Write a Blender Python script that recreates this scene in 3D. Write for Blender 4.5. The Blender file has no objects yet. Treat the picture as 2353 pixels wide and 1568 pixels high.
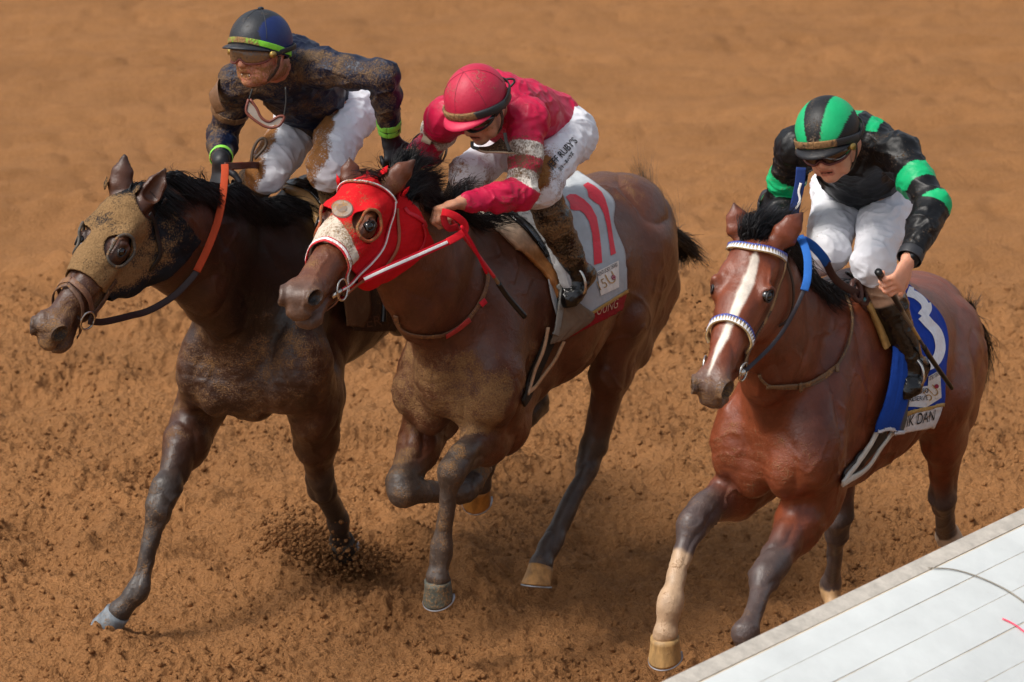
# Three racehorses and their jockeys on a dirt track.
FIT_POSE = [[-0.87787, 15.0958, 0.48382, -0.04663, -0.02148], [-0.11486, 14.77279, 0.52489, -0.01836, 0.04917], [0.96606, 13.78716, 0.46845, -0.04157, 0.07764]]
JH = [{'withers': [0.011, 0.003, 1.574], 'croup': [-0.958, -0.0, 1.6], 'dock': [-1.27, -0.0, 1.42], 'girthb': [-0.001, -0.0, 0.826], 'chest': [0.343, 0.04, 0.921], 'shR': [0.356, -0.148, 0.988], 'shL': [0.299, 0.263, 1.037], 'neckb': [0.308, -0.001, 1.325], 'neckm': [0.635, -0.0, 1.516], 'poll': [0.87, -0.015, 1.815], 'eyeL': [1.048, -0.011, 1.638], 'eyeR': [0.88, -0.129, 1.608], 'muz': [1.128, -0.199, 1.354], 'elL': [0.129, 0.214, 0.791], 'elR': [0.194, -0.236, 0.745], 'hipL': [-1.0, 0.17, 1.281], 'hipR': [-1.0, -0.17, 1.281], 'stL': [-0.715, 0.2, 1.002], 'stR': [-0.715, -0.2, 1.002], 'hkL': [-1.059, 0.18, 0.64], 'hkR': [-1.059, -0.18, 0.64], 'hfL': [-1.07, 0.17, 0.241], 'hfR': [-1.07, -0.17, 0.241], 'htL': [-0.981, 0.17, 0.062], 'htR': [-0.981, -0.17, 0.062], 'knL': [-0.087, 0.125, 0.441], 'knR': [0.556, -0.169, 0.522], 'fL': [-0.297, 0.092, 0.213], 'fR': [0.699, -0.171, 0.218], 'tL': [-0.39, 0.052, 0.046], 'tR': [0.783, -0.283, 0.069]}, {'withers': [0.005, -0.004, 1.555], 'croup': [-0.967, -0.011, 1.532], 'dock': [-1.238, 0.053, 1.288], 'girthb': [-0.166, 0.024, 0.832], 'chest': [0.39, 0.012, 1.008], 'shR': [0.271, -0.166, 0.958], 'shL': [0.317, 0.202, 1.01], 'neckb': [0.278, -0.0, 1.28], 'neckm': [0.591, -0.0, 1.495], 'poll': [0.789, -0.017, 1.819], 'eyeL': [0.961, 0.055, 1.684], 'eyeR': [0.877, -0.129, 1.631], 'muz': [1.169, -0.045, 1.436], 'elL': [0.103, 0.111, 0.803], 'elR': [0.049, -0.222, 0.744], 'hipL': [-0.928, 0.17, 1.205], 'hipR': [-1.019, -0.17, 1.291], 'stL': [-0.577, 0.174, 1.002], 'stR': [-0.643, -0.203, 1.164], 'hkL': [-0.644, 0.09, 0.523], 'hkR': [-0.645, -0.173, 0.668], 'hfL': [-0.357, 0.084, 0.239], 'hfR': [-0.265, -0.165, 0.537], 'htL': [-0.201, 0.104, 0.118], 'htR': [-0.29, -0.216, 0.349], 'knL': [0.522, 0.163, 0.769], 'knR': [0.425, -0.124, 0.586], 'fL': [0.512, 0.119, 0.442], 'fR': [0.115, -0.03, 0.521], 'tL': [0.542, 0.119, 0.222], 'tR': [-0.077, -0.082, 0.561]}, {'withers': [-0.007, 0.029, 1.577], 'croup': [-0.962, -0.018, 1.434], 'dock': [-1.282, 0.05, 1.279], 'girthb': [-0.142, 0.027, 0.846], 'chest': [0.395, 0.008, 1.072], 'shR': [0.353, -0.164, 1.062], 'shL': [0.416, 0.158, 1.089], 'neckb': [0.252, -0.0, 1.289], 'neckm': [0.555, 0.001, 1.52], 'poll': [0.724, 0.026, 1.86], 'eyeL': [0.83, 0.124, 1.686], 'eyeR': [0.832, -0.082, 1.682], 'muz': [1.054, 0.058, 1.433], 'elL': [0.209, 0.094, 0.868], 'elR': [0.104, -0.165, 0.88], 'hipL': [-1.003, 0.17, 1.283], 'hipR': [-1.006, -0.17, 1.289], 'stL': [-0.67, 0.202, 1.063], 'stR': [-0.699, -0.201, 1.035], 'hkL': [-0.914, 0.149, 0.631], 'hkR': [-0.669, -0.15, 0.539], 'hfL': [-1.232, 0.063, 0.407], 'hfR': [-0.896, -0.244, 0.228], 'htL': [-1.372, 0.157, 0.298], 'htR': [-0.782, -0.158, 0.088], 'knL': [0.606, 0.109, 0.712], 'knR': [0.53, -0.198, 0.822], 'fL': [0.891, 0.16, 0.583], 'fR': [0.736, -0.181, 0.577], 'tL': [0.747, 0.141, 0.444], 'tR': [0.764, -0.173, 0.378]}]
JJ = [{'pel': [-0.337, -0.024, 1.791], 'hipL': [-0.327, 0.078, 1.825], 'hipR': [-0.344, -0.128, 1.756], 'kL': [0.053, 0.21, 1.718], 'kR': [0.035, -0.054, 1.646], 'aL': [-0.146, 0.225, 1.379], 'aR': [-0.183, -0.322, 1.442], 'nb': [0.065, 0.003, 2.087], 'sL': [0.064, 0.183, 2.088], 'sR': [0.087, -0.147, 1.989], 'eL': [0.083, 0.451, 2.105], 'eR': [0.006, -0.26, 1.747], 'wL': [-0.021, 0.421, 1.871], 'wR': [0.222, -0.134, 1.738], 'hd': [0.251, 0.044, 2.175]}, {'pel': [-0.34, 0.004, 1.854], 'hipL': [-0.311, 0.094, 1.8], 'hipR': [-0.361, -0.089, 1.907], 'kL': [0.072, 0.206, 1.693], 'kR': [-0.042, -0.148, 1.668], 'aL': [-0.123, 0.272, 1.354], 'aR': [-0.256, -0.329, 1.382], 'nb': [0.144, 0.013, 1.98], 'sL': [0.144, 0.191, 1.948], 'sR': [0.129, -0.151, 1.907], 'eL': [0.283, 0.255, 1.713], 'eR': [-0.021, -0.311, 1.737], 'wL': [0.508, 0.151, 1.705], 'wR': [0.216, -0.232, 1.777], 'hd': [0.334, 0.092, 2.018]}, {'pel': [-0.367, -0.037, 1.829], 'hipL': [-0.339, 0.058, 1.845], 'hipR': [-0.366, -0.139, 1.809], 'kL': [0.023, 0.152, 1.667], 'kR': [-0.005, -0.029, 1.668], 'aL': [-0.11, 0.272, 1.313], 'aR': [-0.186, -0.321, 1.459], 'nb': [0.063, 0.038, 2.074], 'sL': [0.062, 0.218, 2.057], 'sR': [0.079, -0.134, 2.023], 'eL': [0.211, 0.411, 1.934], 'eR': [-0.037, -0.238, 1.79], 'wL': [0.403, 0.417, 1.785], 'wR': [0.172, -0.101, 1.775], 'hd': [0.265, 0.05, 2.129]}]
HD = [{'o': [0.9217, -0.0796, 1.7868], 'R': [[0.8035, 0.0757, 0.5905], [-0.0833, 0.9964, -0.0145], [-0.5895, -0.0375, 0.8069]], 's': 1.001}, {'o': [0.8186, -0.0481, 1.8078], 'R': [[0.9007, -0.0928, 0.4245], [0.1118, 0.9935, -0.0201], [-0.4199, 0.0655, 0.9052]], 's': 1.057}, {'o': [0.7282, 0.018, 1.8521], 'R': [[0.7236, -0.1127, 0.6809], [0.0759, 0.9936, 0.0838], [-0.686, -0.009, 0.7276]], 's': 0.993}]
import bpy, bmesh, math, random
import numpy as np
from mathutils import Vector
from mathutils.bvhtree import BVHTree
rng = np.random.default_rng(7)
random.seed(7)
sc = bpy.context.scene
C = sc.collection

# ------------------------------------------------------------------ camera
PW, PH = 2353.0, 1568.0                  # pixel frame in which the photograph was measured
TH, CH, FOC = math.radians(16.490616), 5.461977, 150.0
FP = FOC / 36.0 * PW
cam = bpy.data.cameras.new("camera"); cam.lens = FOC; cam.sensor_width = 36.0
cam.clip_start = 0.5; cam.clip_end = 2000.0
camo = bpy.data.objects.new("camera", cam); C.objects.link(camo)
camo.location = (0, 0, CH); camo.rotation_euler = (math.pi / 2 - TH, 0, 0)
cam.dof.use_dof = True; cam.dof.focus_distance = 14.6; cam.dof.aperture_fstop = 4.6
sc.camera = camo

# ------------------------------------------------------------------ light
SUN_EL, SUN_AZ = 52.0, 155.0             # high, veiled by cloud, from upper left behind the camera
world = bpy.data.worlds.new("World"); sc.world = world; world.use_nodes = True
nt = world.node_tree
bg = nt.nodes['Background']; sky = nt.nodes.new('ShaderNodeTexSky'); sky.sky_type = 'NISHITA'
sky.sun_disc = False; sky.sun_elevation = math.radians(SUN_EL); sky.sun_rotation = math.radians(-35)
sky.air_density = 1.0; sky.dust_density = 4.0; sky.ozone_density = 1.0
hs = nt.nodes.new('ShaderNodeHueSaturation'); hs.inputs['Saturation'].default_value = .45      # thin cloud
nt.links.new(sky.outputs[0], hs.inputs['Color']); nt.links.new(hs.outputs[0], bg.inputs[0]); bg.inputs[1].default_value = 0.14
sun = bpy.data.lights.new("sun", 'SUN'); sun.energy = 2.2; sun.angle = math.radians(16); sun.color = (1.0, 0.94, 0.86)
suno = bpy.data.objects.new("sun", sun); C.objects.link(suno)
SD = Vector((0.42, -0.28, -0.86)).normalized()    # direction the light travels
sd2 = Vector((-0.45, 0.30, 0.84)); 
suno.rotation_euler = Vector((0.50, 0.22, -0.84)).to_track_quat('-Z', 'Y').to_euler()
sky.sun_rotation = math.atan2(-0.50, -0.22)
sc.view_settings.view_transform = 'Standard'; sc.view_settings.look = 'None'
sc.view_settings.gamma = 1.0; sc.view_settings.exposure = 0.30

# ------------------------------------------------------------------ object helpers
def tag(o, label=None, cat=None, group=None, kind=None):
    if label: o['label'] = label
    if cat: o['category'] = cat
    if group: o['group'] = group
    if kind: o['kind'] = kind
    return o
def thing(name, label, cat, loc, group=None):
    o = bpy.data.objects.new(name, None); C.objects.link(o); o.location = loc; o.empty_display_size = .1
    return tag(o, label, cat, group)
def mesh(name, V, F, mats, parent=None, smooth=True, col=None, mud=None, fmat=None, label=None, loc=None):
    """V are world coordinates; parent is an Empty (location only)"""
    V = np.asarray(V, dtype=np.float64).reshape(-1, 3)
    off = np.zeros(3)
    if parent is not None:
        p = parent
        while p is not None: off = off + np.array(p.location); p = p.parent
    elif loc is not None: off = np.array(loc, float)
    me = bpy.data.meshes.new(name)
    if isinstance(F, np.ndarray) and F.ndim == 2:
        n, w = F.shape
        me.vertices.add(len(V)); me.vertices.foreach_set('co', (V - off).astype(np.float32).ravel())
        me.loops.add(n * w); me.loops.foreach_set('vertex_index', F.astype(np.int32).ravel())
        me.polygons.add(n); me.polygons.foreach_set('loop_start', np.arange(0, n * w, w, dtype=np.int32))
        me.polygons.foreach_set('loop_total', np.full(n, w, dtype=np.int32)); me.update(calc_edges=True); me.validate()
    else:
        me.from_pydata([tuple(v) for v in (V - off)], [], [tuple(int(i) for i in f) for f in F])
    for m in (mats if isinstance(mats, (list, tuple)) else [mats]): me.materials.append(m)
    if fmat is not None: me.polygons.foreach_set('material_index', np.asarray(fmat, dtype=np.int32))
    me.polygons.foreach_set('use_smooth', np.full(len(me.polygons), bool(smooth)))
    if col is not None:
        a = me.attributes.new('Col', 'FLOAT_COLOR', 'POINT')
        c = np.ones((len(V), 4), dtype=np.float32); c[:, :3] = np.broadcast_to(np.asarray(col), (len(V), 3)); a.data.foreach_set('color', c.ravel())
    if mud is not None:
        a = me.attributes.new('mud', 'FLOAT', 'POINT')
        a.data.foreach_set('value', np.broadcast_to(np.asarray(mud, dtype=np.float32), (len(V),)).astype(np.float32).copy())
    o = bpy.data.objects.new(name, me); C.objects.link(o)
    if parent is not None: o.parent = parent
    elif loc is not None: o.location = loc
    if label: o['label'] = label
    return o
def lin(h):
    h = h.lstrip('#'); r = []
    for i in (0, 2, 4):
        c = int(h[i:i + 2], 16) / 255.; r.append(c / 12.92 if c <= .04045 else ((c + .055) / 1.055) ** 2.4)
    return np.array(r)

# ------------------------------------------------------------------ numpy noise
def _h(i, j, k, s):
    n = (i * 374761393 + j * 668265263 + k * 2147483647 // 3 + s * 974634777) & 0xFFFFFFFF
    n = ((n ^ (n >> 13)) * 1274126177) & 0xFFFFFFFF
    return ((n ^ (n >> 16)) & 0xFFFF) / 65535.0
def vn(P, s=0):
    P = np.asarray(P, float); f = np.floor(P).astype(np.int64); t = P - f; t = t * t * (3 - 2 * t)
    if P.shape[1] == 2:
        i, j = f.T; k = i * 0
        a = _h(i, j, k, s); b = _h(i + 1, j, k, s); c = _h(i, j + 1, k, s); d = _h(i + 1, j + 1, k, s)
        return (a + (b - a) * t[:, 0]) * (1 - t[:, 1]) + (c + (d - c) * t[:, 0]) * t[:, 1]
    i, j, k = f.T; r = 0
    for dk in (0, 1):
        a = _h(i, j, k + dk, s); b = _h(i + 1, j, k + dk, s); c = _h(i, j + 1, k + dk, s); d = _h(i + 1, j + 1, k + dk, s)
        q = (a + (b - a) * t[:, 0]) * (1 - t[:, 1]) + (c + (d - c) * t[:, 0]) * t[:, 1]
        r = r + q * (t[:, 2] if dk else 1 - t[:, 2])
    return r
def fbm(P, o=4, s=0, g=.5):
    r = 0; a = 1; w = 0
    for q in range(o):
        r = r + a * vn(P * 2.03 ** q + 17.3 * q, s + q); w += a; a *= g
    return r / w
def sstep(a, b, x):
    t = np.clip((x - a) / (b - a), 0, 1); return t * t * (3 - 2 * t)

# ------------------------------------------------------------------ implicit surfaces
def nrm(v): v = np.asarray(v, float); return v / (np.linalg.norm(v) + 1e-12)
A3 = lambda *a: np.array(a, float)
YX = A3(0, 1, 0)
class Prim:
    def __init__(s, a, b, r0, r1, side, k, sub): 
        s.a, s.b = np.array(a, float), np.array(b, float)
        r0 = (r0, r0) if np.isscalar(r0) else r0; r1 = r0 if r1 is None else ((r1, r1) if np.isscalar(r1) else r1)
        s.r0, s.r1, s.k, s.sub = r0, r1, k, sub
        ax = s.b - s.a; s.L = np.linalg.norm(ax); s.ax = ax / s.L if s.L > 1e-6 else A3(1, 0, 0)
        sd = np.array(side, float); sd = sd - s.ax * sd.dot(s.ax); s.sd = nrm(sd); s.up = np.cross(s.ax, s.sd)
        m = max(r0 + r1); s.lo = np.minimum(s.a, s.b) - m; s.hi = np.maximum(s.a, s.b) + m
    def d(s, P, infl=0.):
        q = P - s.a; t = np.clip(q @ s.ax / max(s.L, 1e-6), 0, 1); q = q - (t * s.L)[..., None] * s.ax
        w = q @ s.sd; h = q @ s.up; l = q @ s.ax
        rw = s.r0[0] + (s.r1[0] - s.r0[0]) * t + infl; rh = s.r0[1] + (s.r1[1] - s.r0[1]) * t + infl; ra = np.minimum(rw, rh)
        k0 = np.sqrt((w / rw) ** 2 + (h / rh) ** 2 + (l / ra) ** 2); k1 = np.sqrt((w / rw ** 2) ** 2 + (h / rh ** 2) ** 2 + (l / ra ** 2) ** 2) + 1e-9
        return np.where(k0 < .02, -ra, k0 * (k0 - 1) / k1)
class Ell:
    def __init__(s, c, r, R, k, sub):
        s.c, s.r, s.R, s.k, s.sub = np.array(c, float), np.array(r, float), R, k, sub
        m = max(r); s.lo = s.c - m; s.hi = s.c + m
    def d(s, P, infl=0.):
        q = (P - s.c) @ s.R; r = s.r + infl
        k0 = np.linalg.norm(q / r, axis=-1); k1 = np.linalg.norm(q / r ** 2, axis=-1) + 1e-9
        return np.where(k0 < .02, -r.min(), k0 * (k0 - 1) / k1)
class Field:
    def __init__(s, k=.04): s.p = []; s.k = k; s.S = 1.
    def B(s, a, b, r0, r1=None, side=YX, k=None, sub=False):
        m = lambda r: None if r is None else tuple(np.ravel(r) * s.S) if np.ndim(r) else r * s.S
        s.p.append(Prim(a, b, m(r0), m(r1), side, k or s.k, sub)); return s
    def E(s, c, r, R=np.eye(3), k=None, sub=False):
        r = (r, r, r) if np.isscalar(r) else r
        r = tuple(np.array(r) * s.S); s.p.append(Ell(c, r, np.asarray(R, float), k or s.k, sub)); return s
    def comb(s, a, b, k, sub):
        if sub: return -s.comb(-a, b, k, False)
        h = np.maximum(k - np.abs(a - b), 0) / k
        return np.minimum(a, b) - h * h * k * .25
    def ev(s, P, infl=0.):
        P = np.asarray(P, float); v = np.full(P.shape[:-1], 1e3)
        mn = P.reshape(-1, 3).min(0); mx_ = P.reshape(-1, 3).max(0); small = P.reshape(-1, 3).shape[0] < 4000
        for p in s.p:
            if small and ((p.lo - .12 > mx_).any() or (p.hi + .12 < mn).any()): continue
            v = s.comb(v, p.d(P, infl), p.k, p.sub)
        return v
    def grad(s, P, e=.002):
        g = np.stack([s.ev(P + np.eye(3)[i] * e) - s.ev(P - np.eye(3)[i] * e) for i in range(3)], -1)
        return g / (np.linalg.norm(g, axis=-1, keepdims=True) + 1e-9)
    def proj(s, P, off=0., it=8):
        P = np.array(P, float)
        for _ in range(it):
            P = P - s.grad(P) * (s.ev(P) - off)[..., None] * .9
        return P
    def grid(s, h, infl=0., lo=None, hi=None):
        lo = np.min([p.lo for p in s.p if not p.sub], 0) - .03 if lo is None else np.array(lo, float)
        hi = np.max([p.hi for p in s.p if not p.sub], 0) + .03 if hi is None else np.array(hi, float)
        n = np.ceil((hi - lo) / h).astype(int) + 1
        F = np.full(tuple(n), 1.0, dtype=np.float32)
        for p in s.p:
            m = p.k + .02 + infl
            i0 = np.maximum(np.floor((p.lo - m - lo) / h).astype(int), 0); i1 = np.minimum(np.ceil((p.hi + m - lo) / h).astype(int) + 1, n)
            if (i1 <= i0).any(): continue
            X, Y, Z = [lo[q] + h * np.arange(i0[q], i1[q]) for q in range(3)]
            P = np.stack(np.meshgrid(X, Y, Z, indexing='ij'), -1)
            sl = tuple(slice(i0[q], i1[q]) for q in range(3))
            F[sl] = s.comb(F[sl], p.d(P, infl), p.k, p.sub)
        return F, lo, h
    def gpoints(s, F, lo, h):
        return np.stack(np.meshgrid(*[lo[q] + h * np.arange(F.shape[q]) for q in range(3)], indexing='ij'), -1)
def nets(F, lo, h):
    S = F < 0; n = S.shape
    c8 = [S[a:n[0] - 1 + a, b:n[1] - 1 + b, c:n[2] - 1 + c] for a in (0, 1) for b in (0, 1) for c in (0, 1)]
    al = c8[0].copy(); an = c8[0].copy()
    for c in c8[1:]: al &= c; an |= c
    act = an & ~al
    ijk = np.argwhere(act); idx = np.full(act.shape, -1, dtype=np.int64); idx[act] = np.arange(len(ijk))
    off = np.array([(a, b, c) for a in (0, 1) for b in (0, 1) for c in (0, 1)])
    V = np.stack([F[ijk[:, 0] + o[0], ijk[:, 1] + o[1], ijk[:, 2] + o[2]] for o in off], 1).astype(float)
    acc = np.zeros((len(ijk), 3)); cnt = np.zeros(len(ijk))
    for i in range(8):
        for j in range(i + 1, 8):
            if np.abs(off[i] - off[j]).sum() != 1: continue
            m = (V[:, i] < 0) != (V[:, j] < 0)
            t = V[m, i] / (V[m, i] - V[m, j]); acc[m] += off[i] + t[:, None] * (off[j] - off[i]); cnt[m] += 1
    W = lo + h * (ijk + acc / cnt[:, None])
    fs = []
    for ax in range(3):
        u, v = [(1, 2), (2, 0), (0, 1)][ax]
        sl0 = [slice(1, -1)] * 3; sl1 = [slice(1, -1)] * 3; sl0[ax] = slice(0, -1); sl1[ax] = slice(1, None)
        a = S[tuple(sl0)]; b = S[tuple(sl1)]; e = np.argwhere(a != b); 
        if not len(e): continue
        fl = a[e[:, 0], e[:, 1], e[:, 2]]
        base = e.copy(); base[:, u] += 1; base[:, v] += 1
        def cell(du, dv):
            q = base.copy(); q[:, u] += du; q[:, v] += dv; return idx[q[:, 0], q[:, 1], q[:, 2]]
        f = np.stack([cell(-1, -1), cell(0, -1), cell(0, 0), cell(-1, 0)], 1)
        f[~fl] = f[~fl][:, ::-1]; fs.append(f)
    F4 = np.concatenate(fs); F4 = F4[(F4 >= 0).all(1)]
    return W, F4
def vnormals(V, F):
    n = np.cross(V[F[:, 2]] - V[F[:, 0]], V[F[:, 3]] - V[F[:, 1]]); N = np.zeros_like(V)
    for q in range(4): np.add.at(N, F[:, q], n)
    return N / (np.linalg.norm(N, axis=1, keepdims=True) + 1e-12)

# ------------------------------------------------------------------ frames of the three horses (x forward, y left, z up)
FR = []
for (X, Y, yaw, roll, pit) in FIT_POSE:
    Fv = A3(-math.sin(yaw), -math.cos(yaw), 0); Lf = A3(math.cos(yaw), -math.sin(yaw), 0); U = A3(0, 0, 1)
    L2 = Lf * math.cos(roll) + U * math.sin(roll); U2 = U * math.cos(roll) - Lf * math.sin(roll)
    FR.append((A3(X, Y, 0), np.stack([Fv * math.cos(pit) + U2 * math.sin(pit), L2, U2 * math.cos(pit) - Fv * math.sin(pit)], 1)))
def tow(k, P): return FR[k][0] + np.asarray(P) @ FR[k][1].T
def tol(k, P): return (np.asarray(P) - FR[k][0]) @ FR[k][1]
def ray(px, py):
    c = (px - PW / 2) / FP; s = -(py - PH / 2) / FP
    return A3(0, 0, CH), A3(c, math.cos(TH) + s * math.sin(TH), -math.sin(TH) + s * math.cos(TH))
def px_of(P):
    P = np.asarray(P, float); x, y, z = P[..., 0], P[..., 1], P[..., 2] - CH
    dd = y * math.cos(TH) - z * math.sin(TH); u = y * math.sin(TH) + z * math.cos(TH)
    return np.stack([PW / 2 + FP * x / dd, PH / 2 - FP * u / dd], -1)
def hp(k, px, py, y=0.):
    """point of horse k's local plane y=const seen at that place of the photograph (local coordinates)"""
    o, d = ray(px, py); ol = tol(k, o); dl = FR[k][1].T @ d
    return ol + dl * (y - ol[1]) / dl[1]
def hpd(px, py, ref):
    """world point at that place, as far from the camera as the world point ref"""
    o, d = ray(px, py); ax = A3(0, math.cos(TH), -math.sin(TH)); return o + d * ((np.asarray(ref) - o) @ ax) / (d @ ax)

# ------------------------------------------------------------------ shapes from lines
def spline(P, n=60):
    P = np.asarray(P, float)
    if len(P) == 2: t = np.linspace(0, 1, n)[:, None]; return P[0] * (1 - t) + P[1] * t
    Q = np.vstack([2 * P[0] - P[1], P, 2 * P[-1] - P[-2]]); m = len(P) - 1; out = []
    for s in np.linspace(0, m - 1e-9, n):
        i = int(s); t = s - i; a, b, c, d = Q[i:i + 4]
        out.append(.5 * (2 * b + (c - a) * t + (2 * a - 5 * b + 4 * c - d) * t * t + (-a + 3 * b - 3 * c + d) * t ** 3))
    return np.array(out)
def tube(P, r, ns=10, cap=True):
    P = np.asarray(P, float); n = len(P); r = np.broadcast_to(np.asarray(r, float), (n,))
    T = np.gradient(P, axis=0); T /= np.linalg.norm(T, axis=1, keepdims=True) + 1e-12
    u = nrm(np.cross(T[0], [0.3, .2, 1])); V = []
    for i in range(n):
        u = nrm(u - T[i] * u.dot(T[i])); v = np.cross(T[i], u)
        for a in np.arange(ns) * 2 * math.pi / ns: V.append(P[i] + r[i] * (math.cos(a) * u + math.sin(a) * v))
    F = [(i * ns + j, i * ns + (j + 1) % ns, (i + 1) * ns + (j + 1) % ns, (i + 1) * ns + j) for i in range(n - 1) for j in range(ns)]
    if cap: F += [tuple(range(ns))[::-1], tuple((n - 1) * ns + j for j in range(ns))]
    return np.array(V), F
def ribbon(P, N, w, t):
    """flat band along P, facing N, width w, thickness t; outer face proud of P by t"""
    P = np.asarray(P, float); n = len(P); N = np.broadcast_to(np.asarray(N, float), P.shape); w = np.broadcast_to(np.asarray(w, float), (n,))
    T = np.gradient(P, axis=0); T /= np.linalg.norm(T, axis=1, keepdims=True) + 1e-12
    S = np.cross(T, N); S /= np.linalg.norm(S, axis=1, keepdims=True) + 1e-12; N2 = np.cross(S, T)
    S = S * (w / 2)[:, None]; N2 = N2 * t
    V = np.stack([P - S, P - S + N2 * .8, P - S * .8 + N2, P + S * .8 + N2, P + S + N2 * .8, P + S], 1).reshape(-1, 3)
    F = [(i * 6 + j, i * 6 + (j + 1) % 6, (i + 1) * 6 + (j + 1) % 6, (i + 1) * 6 + j) for i in range(n - 1) for j in range(6)]
    F += [tuple(range(6))[::-1], tuple((n - 1) * 6 + j for j in range(6))]
    return V, F
def merge(L):
    V = []; F = []; n = 0
    for v, f in L:
        V.append(np.asarray(v, float)); F += [tuple(int(i) + n for i in q) for q in f]; n += len(v)
    return np.vstack(V), F
def torus(c, n, R, r, ns=28, m=8, sq=1.0, up=(0, 0, 1)):
    n = nrm(n); u = nrm(np.cross(n, up)); v = np.cross(n, u)
    P = np.array([c + R * (math.cos(a) * u + sq * math.sin(a) * v) for a in np.linspace(0, 2 * math.pi, ns + 1)])
    return tube(P, r, m, cap=False)
def ball(c, r, R=np.eye(3), nu=20, nv=12):
    r = (r, r, r) if np.isscalar(r) else r; V = []; F = []
    for i in range(nv + 1):
        for j in range(nu):
            t = math.pi * i / nv; p = 2 * math.pi * j / nu
            V.append(np.array(c) + R @ (np.array(r) * A3(math.sin(t) * math.cos(p), math.sin(t) * math.sin(p), math.cos(t))))
    for i in range(nv):
        for j in range(nu): F.append((i * nu + j, (i + 1) * nu + j, (i + 1) * nu + (j + 1) % nu, i * nu + (j + 1) % nu))
    return np.array(V), F

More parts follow.
